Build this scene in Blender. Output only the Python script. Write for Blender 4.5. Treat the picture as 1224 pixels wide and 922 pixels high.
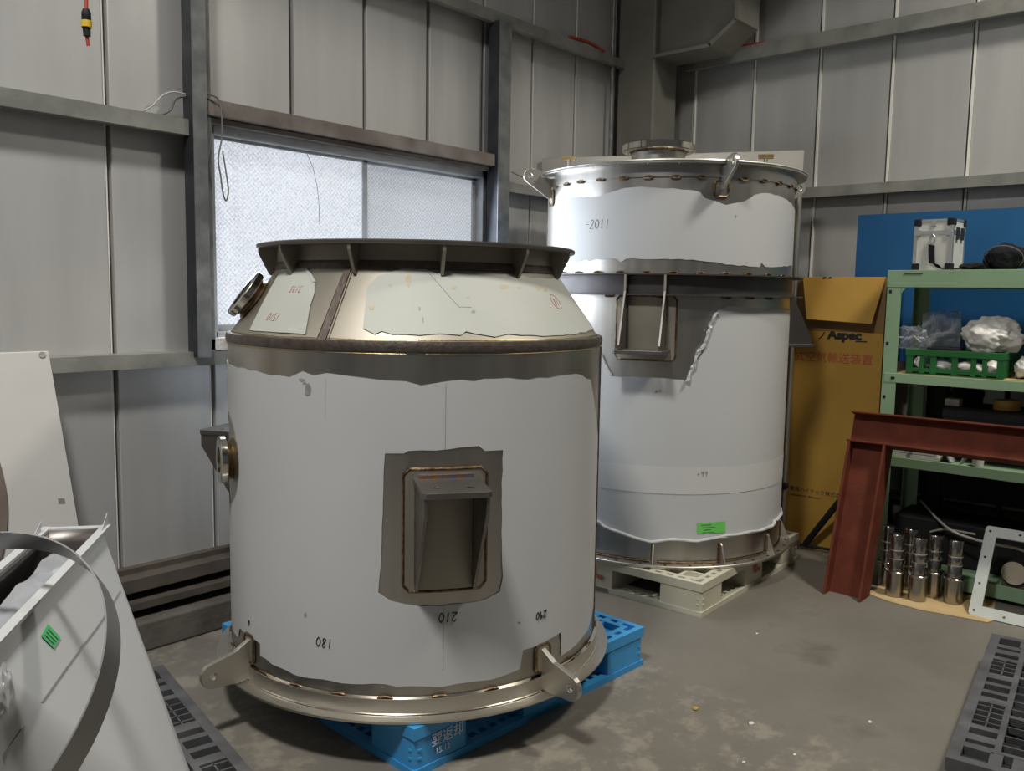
import bpy, bmesh, math, random
from mathutils import Vector, Matrix, noise
from mathutils.geometry import delaunay_2d_cdt

rnd = random.Random(11)
PI = math.pi
rad = math.radians
for o in list(bpy.data.objects):
    bpy.data.objects.remove(o)
sc = bpy.context.scene
COL = sc.collection

# ------------------------------------------------------------------ camera
CAMH, FPX = 1.36, 1040.0
YAW, PITCH, ROLL = rad(41.196), rad(-5.879), rad(0.914)
fw = Vector((math.cos(YAW)*math.cos(PITCH), math.sin(YAW)*math.cos(PITCH), math.sin(PITCH)))
r0 = Vector((math.sin(YAW), -math.cos(YAW), 0)); u0 = r0.cross(fw)
rt = r0*math.cos(ROLL)+u0*math.sin(ROLL); up = -r0*math.sin(ROLL)+u0*math.cos(ROLL)
cam = bpy.data.cameras.new('camera'); camo = bpy.data.objects.new('camera', cam); COL.objects.link(camo)
m = Matrix((rt, up, -fw)).transposed().to_4x4(); m.translation = (0, 0, CAMH)
camo.matrix_world = m
cam.sensor_fit = 'HORIZONTAL'; cam.sensor_width = 36; cam.lens = FPX/1224*36; cam.clip_start = .05
sc.camera = camo

# ------------------------------------------------------------------ light
W = bpy.data.worlds.new('hall'); sc.world = W; W.use_nodes = True
bg = W.node_tree.nodes['Background']
bg.inputs[0].default_value = (0.93, 0.96, 1.0, 1); bg.inputs[1].default_value = 0.07

def area(name, loc, target, sx, sy, power, col, spread=180):
    l = bpy.data.lights.new(name, 'AREA'); l.shape = 'RECTANGLE'; l.size = sx; l.size_y = sy
    l.energy = power; l.color = col; l.spread = rad(spread)
    o = bpy.data.objects.new(name, l); COL.objects.link(o); o.location = loc
    o.rotation_euler = (Vector(target)-Vector(loc)).to_track_quat('-Z', 'Y').to_euler()
    return o
area('high_bay_lamp', (-0.35, 0.95, 4.9), (0.3, 2.0, 0), .55, .55, 112, (1, .97, .92), 130)
area('high_bay_lamp', (3.6, -0.6, 4.6), (4.4, 0.2, 0), .5, .5, 86, (1, .94, .83), 130)
area('window_daylight', (2.69, 3.24, 1.6), (2.69, 2.0, 1.45), 1.5, .7, 22, (.80, .88, 1.0))
vs = sc.view_settings
vs.view_transform = 'Standard'; vs.look = 'None'; vs.exposure = 0.0; vs.gamma = 1.0; vs.use_curve_mapping = False

# ------------------------------------------------------------------ helpers
def ray(px, py):
    return fw + rt*((px-612)/FPX) - up*((py-461)/FPX)
def at_z(px, py, z):
    d = ray(px, py); t = (z-CAMH)/d.z
    return Vector((d.x*t, d.y*t, z))
def at_x(px, py, X):
    d = ray(px, py); t = X/d.x
    return Vector((X, d.y*t, CAMH+d.z*t))
def at_y(px, py, Y):
    d = ray(px, py); t = Y/d.y
    return Vector((d.x*t, Y, CAMH+d.z*t))

def ramp2(nt, fac, c1, c2, p1=.35, p2=.65):
    r = nt.nodes.new('ShaderNodeValToRGB'); r.color_ramp.elements[0].position = p1; r.color_ramp.elements[1].position = p2
    r.color_ramp.elements[0].color = (*c1, 1); r.color_ramp.elements[1].color = (*c2, 1)
    nt.links.new(fac, r.inputs[0]); return r.outputs[0]
def mat(name, c1, c2=None, rough=.5, metal=0., scale=6., bump=0., bscale=40., stretch=(1, 1, 1), rough2=None, spec=.5, p=(.35, .65), detail=5, trans=0., alpha=1., coat=0.):
    M = bpy.data.materials.new(name); M.use_nodes = True; nt = M.node_tree; b = nt.nodes['Principled BSDF']
    b.inputs['Roughness'].default_value = rough; b.inputs['Metallic'].default_value = metal
    b.inputs['Specular IOR Level'].default_value = spec; b.inputs['Transmission Weight'].default_value = trans
    b.inputs['Alpha'].default_value = alpha; b.inputs['Coat Weight'].default_value = coat
    b.inputs['Base Color'].default_value = (*c1, 1)
    tc = nt.nodes.new('ShaderNodeTexCoord'); mp = nt.nodes.new('ShaderNodeMapping'); mp.inputs['Scale'].default_value = stretch
    nt.links.new(tc.outputs['Object'], mp.inputs[0])
    n = nt.nodes.new('ShaderNodeTexNoise'); n.inputs['Scale'].default_value = scale; n.inputs['Detail'].default_value = detail
    nt.links.new(mp.outputs[0], n.inputs[0])
    if c2: nt.links.new(ramp2(nt, n.outputs[0], c1, c2, *p), b.inputs['Base Color'])
    if rough2 is not None:
        mr = nt.nodes.new('ShaderNodeMapRange'); mr.inputs[3].default_value = rough; mr.inputs[4].default_value = rough2
        nt.links.new(n.outputs[0], mr.inputs[0]); nt.links.new(mr.outputs[0], b.inputs['Roughness'])
    if bump:
        n2 = nt.nodes.new('ShaderNodeTexNoise'); n2.inputs['Scale'].default_value = bscale; n2.inputs['Detail'].default_value = 4
        nt.links.new(mp.outputs[0], n2.inputs[0])
        bp = nt.nodes.new('ShaderNodeBump'); bp.inputs['Strength'].default_value = bump; bp.inputs['Distance'].default_value = .01
        nt.links.new(n2.outputs[0], bp.inputs['Height']); nt.links.new(bp.outputs[0], b.inputs['Normal'])
    M['nt'] = 1
    return M

MT = {}
MT['panel'] = mat('insulated_panel', (.56, .56, .555), (.68, .68, .67), .46, .5, 1.6, .05, 3, (3, 3, .35), .32)
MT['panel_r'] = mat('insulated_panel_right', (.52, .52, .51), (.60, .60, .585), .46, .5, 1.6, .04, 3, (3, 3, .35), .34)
MT['joint'] = mat('panel_joint', (.17, .14, .115), (.24, .20, .16), .7, 0, 5)
MT['joint_strip'] = mat('joint_strip', (.86, .85, .80), (.76, .75, .70), .4, 0, 6)
MT['girt'] = mat('painted_steel_girt', (.20, .205, .19), (.30, .30, .27), .55, .2, 7, .08, 60)
MT['girt_rust'] = mat('rusty_header_steel', (.16, .13, .115), (.26, .235, .215), .7, .2, 6, .1, 50)
MT['post'] = mat('dark_post', (.022, .025, .034), (.05, .054, .062), .5, .3, 9, .08, 60, p=(.45, .75))
MT['galv'] = mat('galvanised_post', (.16, .17, .175), (.25, .26, .26), .45, .5, 14, .03, 60)
MT['alu'] = mat('window_aluminium', (.42, .44, .47), (.5, .52, .55), .4, .7, 10)
MT['peel'] = mat('peeling_paint', (.72, .72, .70), (.33, .29, .26), .75, 0, 14, .2, 60, (1, 1, 2))
MT['concrete'] = mat('curb_concrete', (.085, .076, .064), (.15, .136, .118), .85, 0, 5, .3, 40)
MT['dirty_steel'] = mat('dirty_rail', (.07, .057, .046), (.125, .106, .088), .7, .1, 6, .15, 50)
MT['black'] = mat('black_paint', (.010, .010, .012), (.017, .017, .019), .65, spec=.25)
MT['film'] = mat('white_protective_film', (.49, .505, .51), (.525, .535, .54), .34, 0, 1.2, .04, 6, rough2=.42)
MT['film_matt'] = mat('aged_film', (.43, .45, .405), (.48, .495, .45), .6, 0, 2.5, .05, 8)
MT['film_band'] = mat('overlapped_film_band', (.55, .56, .555), (.58, .585, .58), .4, 0, 2)
MT['steel'] = mat('stainless_sheet', (.45, .43, .395), (.52, .50, .465), .30, 1, 2.5, .01, 6, (6, 6, .6), .42)
MT['steel_warm'] = mat('stainless_dull', (.36, .335, .285), (.42, .39, .335), .52, 1, 3, .01, 6, rough2=.6)
MT['steel_lt'] = mat('stainless_flange', (.56, .535, .48), (.62, .59, .53), .36, 1, 4, rough2=.44)
MT['steel_dk'] = mat('stainless_dark_band', (.20, .185, .175), (.28, .26, .245), .42, 1, 5, rough2=.5)
MT['shaft'] = mat('turned_steel', (.36, .34, .31), (.43, .41, .375), .24, 1, 5)
MT['bracket_dk'] = mat('dark_bracket_steel', (.15, .14, .13), (.20, .19, .175), .42, .85, 4)
MT['ring_dk'] = mat('dark_ring_steel', (.085, .08, .082), (.12, .115, .115), .45, .75, 5)
MT['hoop'] = mat('cool_hoop_steel', (.30, .30, .305), (.36, .36, .36), .40, 1, 4)
MT['polish'] = mat('polished_stainless', (.60, .57, .50), (.68, .64, .57), .14, 1, 5)
MT['weld'] = mat('heat_tinted_weld', (.07, .045, .03), (.22, .15, .085), .45, .75, 45, .2, 90)
MT['weld_dk'] = mat('brown_weld_band', (.11, .09, .08), (.18, .15, .13), .48, .8, 40, .2, 90, p=(.3, .7))
MT['weld_gold'] = mat('straw_heat_tint', (.42, .30, .13), (.55, .45, .27), .36, 1, 20, .1, 70)
MT['tint'] = mat('rainbow_heat_tint', (.55, .24, .06), (.22, .28, .45), .3, 1, 35, .05, 70, (2.2, 2.2, .4), p=(.47, .56))
MT['ink'] = mat('black_marker', (.02, .02, .025), rough=.6)
MT['ink_red'] = mat('red_marker', (.30, .05, .045), rough=.6)
MT['ink_dim'] = mat('faint_pencil', (.22, .22, .23), rough=.6)
MT['residue'] = mat('grey_residue', (.22, .215, .20), (.33, .32, .30), .6, 0, 40)
MT['glue'] = mat('tan_glue_stain', (.46, .40, .26), (.52, .47, .35), .6, 0, 40)
MT['blue'] = mat('blue_plastic', (.035, .26, .58), (.05, .31, .64), .38, 0, 6, .02, 60)
MT['cream'] = mat('cream_plastic', (.50, .48, .37), (.56, .54, .43), .5, 0, 5, .04, 60)
MT['pal_black'] = mat('black_plastic', (.009, .009, .011), (.02, .02, .023), .6, 0, 9, .05, 60)
MT['pal_grey'] = mat('scuffed_black_plastic', (.055, .055, .058), (.10, .10, .105), .6, 0, 9, .1, 60)
MT['white_print'] = mat('white_print', (.62, .72, .8), rough=.6)
MT['red_print'] = mat('red_print', (.42, .06, .04), rough=.6)
MT['black_print'] = mat('black_print', (.02, .017, .015), rough=.6)
MT['card'] = mat('ochre_cardboard', (.40, .225, .035), (.46, .265, .045), .7, 0, 3, .05, 30)
MT['card_shade'] = mat('shaded_brown_cardboard', (.22, .13, .05), (.27, .16, .065), .8, 0, 5)
MT['card_pale'] = mat('flat_cardboard', (.43, .31, .15), (.50, .37, .19), .8, 0, 7, .1, 40)
MT['green'] = mat('sage_green_enamel', (.23, .36, .22), (.26, .40, .25), .45, 0, 4, .02, 40)
MT['crate'] = mat('green_crate_plastic', (.010, .105, .024), (.015, .14, .034), .4, 0, 6)
MT['bluepanel'] = mat('blue_board', (.006, .085, .24), (.01, .105, .28), .5, 0, 2.5, .05, 5)
MT['red'] = mat('red_oxide_primer', (.10, .023, .012), (.14, .034, .018), .75, 0, 10, .12, 80, spec=.2)
MT['white'] = mat('white_board', (.60, .59, .565), (.64, .63, .60), .5, 0, 3)
MT['brown_disc'] = mat('brown_grey_disc', (.16, .125, .10), (.22, .18, .15), .7, 0, 4)
MT['casealu'] = mat('white_case_panel', (.62, .62, .58), (.66, .66, .62), .45, .1, 8)
MT['casemetal'] = mat('case_edge_metal', (.60, .62, .62), (.68, .7, .7), .35, .85, 8)
MT['fabric'] = mat('black_fabric', (.010, .010, .012), (.018, .018, .022), .9, 0, 30, .3, 200, spec=.15)
MT['ochre'] = mat('ochre_tape', (.45, .28, .07), (.5, .32, .09), .6)
MT['framegrey'] = mat('grey_white_frame_paint', (.42, .45, .42), (.48, .51, .48), .5, 0, 5)
MT['tag'] = mat('green_sticker', (.13, .52, .10), (.16, .58, .12), .6)
MT['tag2'] = mat('dark_green_sticker', (.06, .40, .13), (.08, .46, .16), .6)
MT['redcord'] = mat('red_cord', (.45, .06, .03), rough=.5)
MT['yellow'] = mat('yellow_plastic', (.62, .42, .03), rough=.45)
MT['cord'] = mat('white_grey_cord', (.48, .46, .42), rough=.6)
MT['cord_dk'] = mat('grey_cord', (.16, .155, .145), rough=.6)
MT['rope'] = mat('pale_rope', (.5, .48, .43), (.36, .34, .3), .8, 0, 60)
MT['column'] = mat('greige_column_paint', (.165, .16, .135), (.205, .20, .17), .55, .1, 4, .04, 40)
MT['ceil'] = mat('ceiling_deck', (.25, .25, .25), rough=.8)
MT['plaswhite'] = mat('white_plastic_bag', (.72, .72, .69), (.78, .78, .75), .35, 0, 8, .25, 25, trans=.1)

def clear_mat():
    M = bpy.data.materials.new('clear_plastic'); M.use_nodes = True; nt = M.node_tree; out = nt.nodes['Material Output']
    nt.nodes.remove(nt.nodes['Principled BSDF'])
    t = nt.nodes.new('ShaderNodeBsdfTransparent'); t.inputs[0].default_value = (.93, .95, .97, 1)
    g = nt.nodes.new('ShaderNodeBsdfPrincipled'); g.inputs['Base Color'].default_value = (.75, .78, .82, 1); g.inputs['Roughness'].default_value = .15
    lw = nt.nodes.new('ShaderNodeLayerWeight'); lw.inputs[0].default_value = .45
    mr = nt.nodes.new('ShaderNodeMapRange'); mr.inputs[3].default_value = .10; mr.inputs[4].default_value = .7
    nt.links.new(lw.outputs['Facing'], mr.inputs[0])
    mx = nt.nodes.new('ShaderNodeMixShader'); nt.links.new(mr.outputs[0], mx.inputs[0]); nt.links.new(t.outputs[0], mx.inputs[1]); nt.links.new(g.outputs[0], mx.inputs[2])
    nt.links.new(mx.outputs[0], out.inputs[0]); return M
MT['clear'] = clear_mat()

def glass_mat(name, strength, wire):
    """daylit wired obscure glass: gives off the daylight it passes on"""
    M = bpy.data.materials.new(name); M.use_nodes = True; nt = M.node_tree; b = nt.nodes['Principled BSDF']; L = nt.links
    tc = nt.nodes.new('ShaderNodeTexCoord'); sep = nt.nodes.new('ShaderNodeSeparateXYZ'); L.new(tc.outputs['Object'], sep.inputs[0])
    def mth(op, a, bb=None):
        n = nt.nodes.new('ShaderNodeMath'); n.operation = op
        for i, v in enumerate((a, bb)):
            if v is None: continue
            if isinstance(v, (int, float)): n.inputs[i].default_value = v
            else: L.new(v, n.inputs[i])
        return n.outputs[0]
    def lines(sgn):
        s = mth('ADD', mth('MULTIPLY', sep.outputs[0], 1.0), mth('MULTIPLY', sep.outputs[2], sgn*1.0))
        f = mth('FRACT', mth('MULTIPLY', s, 1/.021))
        return mth('LESS_THAN', f, wire)
    wires = mth('MAXIMUM', lines(1), lines(-1))
    v = nt.nodes.new('ShaderNodeTexNoise'); v.inputs['Scale'].default_value = 160; v.inputs['Detail'].default_value = 3; L.new(tc.outputs['Object'], v.inputs[0])
    v2 = nt.nodes.new('ShaderNodeTexNoise'); v2.inputs['Scale'].default_value = 1.6; L.new(tc.outputs['Object'], v2.inputs[0])
    mr = nt.nodes.new('ShaderNodeMapRange'); mr.inputs[1].default_value = .35; mr.inputs[2].default_value = .62; mr.inputs[3].default_value = .62; mr.inputs[4].default_value = 1.08
    L.new(v.outputs[0], mr.inputs[0])
    k = mth('MULTIPLY', mr.outputs[0], mth('SUBTRACT', 1.0, mth('MULTIPLY', wires, .42)))
    k = mth('MULTIPLY', k, mth('ADD', .75, mth('MULTIPLY', v2.outputs[0], .5)))
    L.new(mth('MULTIPLY', k, strength), b.inputs['Emission Strength'])
    b.inputs['Emission Color'].default_value = (.86, .91, 1.0, 1); b.inputs['Base Color'].default_value = (.35, .38, .42, 1); b.inputs['Roughness'].default_value = .3
    return M
MT['glass1'] = glass_mat('wired_glass_bright', .78, .16)
MT['glass2'] = glass_mat('wired_glass_grey', .50, .26)

def floor_mat():
    M = bpy.data.materials.new('worn_concrete_floor'); M.use_nodes = True; nt = M.node_tree; b = nt.nodes['Principled BSDF']; L = nt.links
    tc = nt.nodes.new('ShaderNodeTexCoord')
    def nz(s, d=6, r=.6):
        n = nt.nodes.new('ShaderNodeTexNoise'); n.inputs['Scale'].default_value = s; n.inputs['Detail'].default_value = d; n.inputs['Roughness'].default_value = r
        L.new(tc.outputs['Object'], n.inputs[0]); return n.outputs[0]
    base = ramp2(nt, nz(1.3), (.135, .122, .102), (.185, .170, .145), .3, .7)
    # scuffed, unpainted strip with chips (towards the camera from an old joint line)
    sep = nt.nodes.new('ShaderNodeSeparateXYZ'); L.new(tc.outputs['Object'], sep.inputs[0])
    def mth(op, a, bb):
        n = nt.nodes.new('ShaderNodeMath'); n.operation = op
        for i, v in enumerate((a, bb)):
            if isinstance(v, (int, float)): n.inputs[i].default_value = v
            else: L.new(v, n.inputs[i])
        return n.outputs[0]
    A = at_z(690, 752, 0); Bp = at_z(965, 872, 0); dx, dy = (Bp.x-A.x), (Bp.y-A.y); ln = math.hypot(dx, dy)
    side = mth('ADD', mth('MULTIPLY', sep.outputs[0], dy/ln), mth('MULTIPLY', sep.outputs[1], -dx/ln))
    side = mth('SUBTRACT', side, A.x*dy/ln-A.y*dx/ln)
    side = mth('ADD', side, mth('MULTIPLY', mth('SUBTRACT', nz(5), .5), .35))
    mr = nt.nodes.new('ShaderNodeMapRange'); mr.inputs[1].default_value = -.03; mr.inputs[2].default_value = .05; L.new(mth('MULTIPLY', side, -1.0 if False else 1.0), mr.inputs[0])
    chips = nt.nodes.new('ShaderNodeMapRange'); chips.inputs[1].default_value = .50; chips.inputs[2].default_value = .60; L.new(nz(7, 8, .7), chips.inputs[0])
    f = mth('MULTIPLY', mr.outputs[0], chips.outputs[0])
    mx = nt.nodes.new('ShaderNodeMix'); mx.data_type = 'RGBA'; L.new(mth('MULTIPLY', f, .6), mx.inputs[0]); L.new(base, mx.inputs[6]); mx.inputs[7].default_value = (.29, .265, .21, 1)
    # dark oily stains
    st = nt.nodes.new('ShaderNodeMapRange'); st.inputs[1].default_value = .60; st.inputs[2].default_value = .72; L.new(nz(2.6, 4), st.inputs[0])
    mx2 = nt.nodes.new('ShaderNodeMix'); mx2.data_type = 'RGBA'; L.new(mth('MULTIPLY', st.outputs[0], .55), mx2.inputs[0]); L.new(mx.outputs[2], mx2.inputs[6]); mx2.inputs[7].default_value = (.075, .066, .055, 1)
    L.new(mx2.outputs[2], b.inputs['Base Color'])
    r = nt.nodes.new('ShaderNodeMapRange'); r.inputs[3].default_value = .38; r.inputs[4].default_value = .7; L.new(nz(4), r.inputs[0]); L.new(r.outputs[0], b.inputs['Roughness'])
    bp = nt.nodes.new('ShaderNodeBump'); bp.inputs['Strength'].default_value = .12; bp.inputs['Distance'].default_value = .01; L.new(nz(45), bp.inputs['Height']); L.new(bp.outputs[0], b.inputs['Normal'])
    return M
MT['floor'] = floor_mat()

class B:
    def __init__(s): s.bm = bmesh.new()
    def bx(s, x0, x1, y0, y1, z0, z1, M=None):
        vs_ = [s.bm.verts.new((x, y, z) if M is None else M @ Vector((x, y, z))) for z in (z0, z1) for y in (y0, y1) for x in (x0, x1)]
        for f in ((0, 2, 3, 1), (4, 5, 7, 6), (0, 1, 5, 4), (2, 6, 7, 3), (0, 4, 6, 2), (1, 3, 7, 5)):
            s.bm.faces.new([vs_[i] for i in f])
        return s
    def lathe(s, prof, n=96, a0=0, a1=360, closed=True, M=None, caps=False):
        full = abs(a1-a0) >= 359.9; cnt = n if full else n+1; rings = []
        for i in range(cnt):
            a = rad(a0+(a1-a0)*i/n); c, si = math.cos(a), math.sin(a)
            rings.append([s.bm.verts.new((r*c, r*si, z) if M is None else M @ Vector((r*c, r*si, z))) for r, z in prof])
        k = len(prof)
        for i in range(n):
            a, b_ = rings[i], rings[(i+1) % cnt]
            for j in range(k if closed else k-1):
                j2 = (j+1) % k
                s.bm.faces.new((a[j], b_[j], b_[j2], a[j2]))
        if not full and closed:
            s.bm.faces.new(rings[0]); s.bm.faces.new(list(reversed(rings[-1])))
        if caps:
            s.bm.faces.new([r[0] for r in reversed(rings)]); s.bm.faces.new([r[-1] for r in rings])
        return s
    def cyl(s, p0, p1, r, r1=None, n=20):
        p0, p1 = Vector(p0), Vector(p1); d = p1-p0; q = d.to_track_quat('Z', 'Y').to_matrix().to_4x4(); q.translation = p0
        return s.lathe([(r, 0), (r if r1 is None else r1, d.length)], n, closed=False, M=q, caps=True)
    def tube(s, pts, r, n=8, closed=False):
        P = [Vector(p) for p in pts]; N = len(P); rings = []; nrm = None
        for i in range(N):
            if closed: t = (P[(i+1) % N]-P[i-1])
            else: t = P[min(i+1, N-1)]-P[max(i-1, 0)]
            t = t.normalized() if t.length > 1e-9 else Vector((0, 0, 1))
            if nrm is None:
                nrm = t.cross(Vector((0, 0, 1)) if abs(t.z) < .9 else Vector((1, 0, 0))).normalized()
            else:
                nrm = (nrm-t*nrm.dot(t)).normalized()
            bn = t.cross(nrm)
            rings.append([s.bm.verts.new(P[i]+(nrm*math.cos(2*PI*k/n)+bn*math.sin(2*PI*k/n))*r) for k in range(n)])
        for i in range(N if closed else N-1):
            a, b_ = rings[i], rings[(i+1) % N]
            for k in range(n):
                s.bm.faces.new((a[k], a[(k+1) % n], b_[(k+1) % n], b_[k]))
        if not closed:
            s.bm.faces.new(list(reversed(rings[0]))); s.bm.faces.new(rings[-1])
        return s
    def plate(s, poly, th, M, holes=()):
        """polygon (with holes) in the XY plane of M, thick along its Z (centred)"""
        loops = [list(poly)]+[list(h) for h in holes]
        def area2(p): return sum(p[i-1][0]*p[i][1]-p[i][0]*p[i-1][1] for i in range(len(p)))
        if area2(loops[0]) < 0: loops[0].reverse()
        for h in loops[1:]:
            if area2(h) > 0: h.reverse()
        vv = []; ee = []; idx = []
        for lp in loops:
            st = len(vv); vv += [Vector(p) for p in lp]; ids = list(range(st, st+len(lp))); idx.append(ids)
            ee += [(ids[i], ids[(i+1) % len(ids)]) for i in range(len(ids))]
        V, E_, F_, ov, _, _ = delaunay_2d_cdt(vv, ee, [], 0, 1e-7)
        top = [s.bm.verts.new(M @ Vector((v.x, v.y, th/2))) for v in V]; bot = [s.bm.verts.new(M @ Vector((v.x, v.y, -th/2))) for v in V]
        mp = {}
        for i, o in enumerate(ov):
            for k in o: mp[k] = i
        for f in F_:
            c = Vector((sum(V[i].x for i in f)/3, sum(V[i].y for i in f)/3))
            if not inside(c, loops[0]) or any(inside(c, h) for h in loops[1:]): continue
            a = (V[f[1]]-V[f[0]]).cross(V[f[2]]-V[f[0]])
            g = list(f) if a > 0 else list(reversed(f))
            s.bm.faces.new([top[i] for i in g]); s.bm.faces.new([bot[i] for i in reversed(g)])
        for ids in idx:
            for i in range(len(ids)):
                a, b_ = mp[ids[i]], mp[ids[(i+1) % len(ids)]]
                if a != b_:
                    try: s.bm.faces.new((bot[a], bot[b_], top[b_], top[a]))
                    except ValueError: pass
        return s
    def blob(s, loc, size, amp=.25, freq=2.0, sub=4, seed=0, M=None, flat=None):
        r = bmesh.ops.create_icosphere(s.bm, subdivisions=sub, radius=1)
        for v in r['verts']:
            d = v.co.copy(); off = Vector((seed*3.1, seed*1.7, seed*.9))
            k = 1+amp*noise.fractal(d*freq+off, 1.0, 2.0, 3)+amp*.5*abs(noise.noise(d*freq*2.3+off))
            p = Vector((d.x*size[0]*k, d.y*size[1]*k, d.z*size[2]*k))
            if flat is not None and p.z < flat: p.z = flat
            v.co = (M @ p if M else p)+Vector(loc)
        return s

def inside(p, poly):
    x, y = p[0], p[1]; r = False; n = len(poly); j = n-1
    for i in range(n):
        xi, yi = poly[i][0], poly[i][1]; xj, yj = poly[j][0], poly[j][1]
        if (yi > y) != (yj > y) and x < (xj-xi)*(y-yi)/(yj-yi)+xi: r = not r
        j = i
    return r

def obj(name, b, m_, parent=None, smooth=True, dz=0, bevel=0, label=None):
    bm = b.bm
    if dz: bmesh.ops.translate(bm, verts=bm.verts, vec=(0, 0, dz))
    bmesh.ops.recalc_face_normals(bm, faces=bm.faces)
    me = bpy.data.meshes.new(name); bm.to_mesh(me); bm.free()
    me.materials.append(MT[m_] if isinstance(m_, str) else m_)
    if smooth:
        me.polygons.foreach_set('use_smooth', [True]*len(me.polygons)); me.set_sharp_from_angle(angle=rad(38))
    o = bpy.data.objects.new(name, me); COL.objects.link(o)
    if parent: o.parent = parent
    if bevel:
        md = o.modifiers.new('bevel', 'BEVEL'); md.width = bevel; md.segments = 2; md.limit_method = 'ANGLE'
    if label: o['label'] = label
    return o
def tag(o, label, cat, group=None):
    o['label'] = label; o['category'] = cat
    if group: o['group'] = group
    return o
def thing(name, label, cat, loc=(0, 0, 0), rz=0, group=None):
    o = bpy.data.objects.new(name, None); COL.objects.link(o); o.location = loc; o.rotation_euler = (0, 0, rz); o.empty_display_size = .1
    return tag(o, label, cat, group)
def struct(o):
    o['kind'] = 'structure'; return o
def inst(o, name, parent, loc=None, rot=None, scale=None):
    c = o.copy(); c.name = name; COL.objects.link(c); c.parent = parent
    if loc is not None: c.location = loc
    if rot is not None: c.rotation_euler = rot
    if scale is not None: c.scale = scale
    return c
def text(name, s, size, M, m_, parent=None, bold=0., align='LEFT', extr=.0006, sx=1.0):
    cu = bpy.data.curves.new('t', 'FONT'); cu.body = s; cu.size = size; cu.align_x = align; cu.align_y = 'CENTER'; cu.extrude = extr; cu.offset = bold; cu.resolution_u = 3
    t = bpy.data.objects.new('t', cu); COL.objects.link(t); bpy.context.view_layer.update()
    me = bpy.data.meshes.new_from_object(t.evaluated_get(bpy.context.evaluated_depsgraph_get()))
    bpy.data.objects.remove(t)
    me.name = name; me.transform(M @ Matrix.Diagonal((sx, 1, 1, 1))); me.materials.clear(); me.materials.append(MT[m_])
    o = bpy.data.objects.new(name, me); COL.objects.link(o)
    if parent: o.parent = parent
    return o
def frame(origin, x, y):
    x = Vector(x).normalized(); y = Vector(y); z = x.cross(y).normalized(); y = z.cross(x)
    M = Matrix((x, y, z)).transposed().to_4x4(); M.translation = origin; return M
def circle(cx, cy, r, n=16): return [(cx+r*math.cos(2*PI*i/n), cy+r*math.sin(2*PI*i/n)) for i in range(n)]
def spline(pts, k=8):
    P = [Vector(p) for p in pts]; out = []
    for i in range(len(P)-1):
        a, b_, c, d = P[max(i-1, 0)], P[i], P[i+1], P[min(i+2, len(P)-1)]
        for j in range(k):
            t = j/k
            out.append(.5*((2*b_)+(c-a)*t+(2*a-5*b_+4*c-d)*t*t+(3*b_-a-3*c+d)*t**3))
    out.append(P[-1]); return out

# ------------------------------------------------------------------ room
WY, WX = 3.30, 5.15           # faces of the two walls
TOPZ = 5.6
f = struct(obj('floor', B().bx(-6, WX+.2, -6, WY+.2, -.2, 0), 'floor', smooth=False))
struct(obj('ceiling', B().bx(-6, WX+.2, -6, WY+.2, TOPZ, TOPZ+.1), 'ceil', smooth=False))
# left wall: brown joint backing with the window opening, then panels one by one
WX0, WX1, WZ0, WZ1 = 1.884, 3.496, 1.17, 2.03
b = B()
b.bx(-6, WX0, WY+.03, WY+.12, 0, TOPZ); b.bx(WX1, WX+.2, WY+.03, WY+.12, 0, TOPZ)
b.bx(WX0, WX1, WY+.03, WY+.12, 0, WZ0); b.bx(WX0, WX1, WY+.03, WY+.12, WZ1, TOPZ)
wall_left = struct(obj('wall_left', b, 'joint', smooth=False))
xs = [1.481+.403*k for k in range(-13, 10)]+[WX]
for i in range(len(xs)-1):
    x0, x1 = xs[i]+.011, xs[i+1]-.011
    if x1-x0 < .05: continue
    segs = [(.27, TOPZ)]
    if x0 > WX0-.02 and x1 < WX1+.02: segs = [(.27, WZ0-.02), (WZ1+.02, TOPZ)]
    for z0, z1 in segs:
        obj('panel', B().bx(x0, x1, WY, WY+.035, z0, z1), 'panel', wall_left, False, bevel=.004)
    obj('joint_strip', B().bx(x1+.001, x1+.006, WY+.004, WY+.036, .27, segs[0][1]), 'joint_strip', wall_left, False)
b = B().bx(WX, WX+.0, -6, WY, 0, TOPZ) if False else B()
b.bx(WX+.03, WX+.12, -6, WY+.12, 0, TOPZ)
wall_right = struct(obj('wall_right', b, 'joint', smooth=False))
ys = [2.551+.4135*k for k in range(1, -19, -1)]; ys = [WY]+ys
for i in range(len(ys)-1):
    y0, y1 = ys[i+1]+.010, ys[i]-.012
    obj('panel', B().bx(WX, WX+.035, y0, y1, .27, TOPZ), 'panel_r', wall_right, False, bevel=.004)
    obj('joint_strip', B().bx(WX-.008, WX+.036, y1+.001, y1+.013, .27, TOPZ), 'joint_strip', wall_right, False)

def girt_x(x0, x1, z0, z1, m_, parent, d=.10, name='girt'):
    Y = WY
    poly = [(Y, z1), (Y-d, z1), (Y-d, z0), (Y-d+.035, z0), (Y-d+.035, z0+.005), (Y-d+.005, z0+.005), (Y-d+.005, z1-.005), (Y, z1-.005)]
    M = frame((x0+(x1-x0)/2, 0, 0), (0, 1, 0), (0, 0, 1))
    return obj(name, B().plate(poly, x1-x0, M), m_, parent, False)
def girt_y(y0, y1, z0, z1, m_, parent, d=.10):
    X = WX
    poly = [(X, z1), (X-d, z1), (X-d, z0), (X-d+.035, z0), (X-d+.035, z0+.005), (X-d+.005, z0+.005), (X-d+.005, z1-.005), (X, z1-.005)]
    M = frame((0, (y0+y1)/2, 0), (1, 0, 0), (0, 0, 1))
    return obj('girt', B().plate(poly, y1-y0, M), m_, parent, False)
girt_x(-6, 1.75, 1.955, 2.015, 'girt', wall_left)
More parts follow.
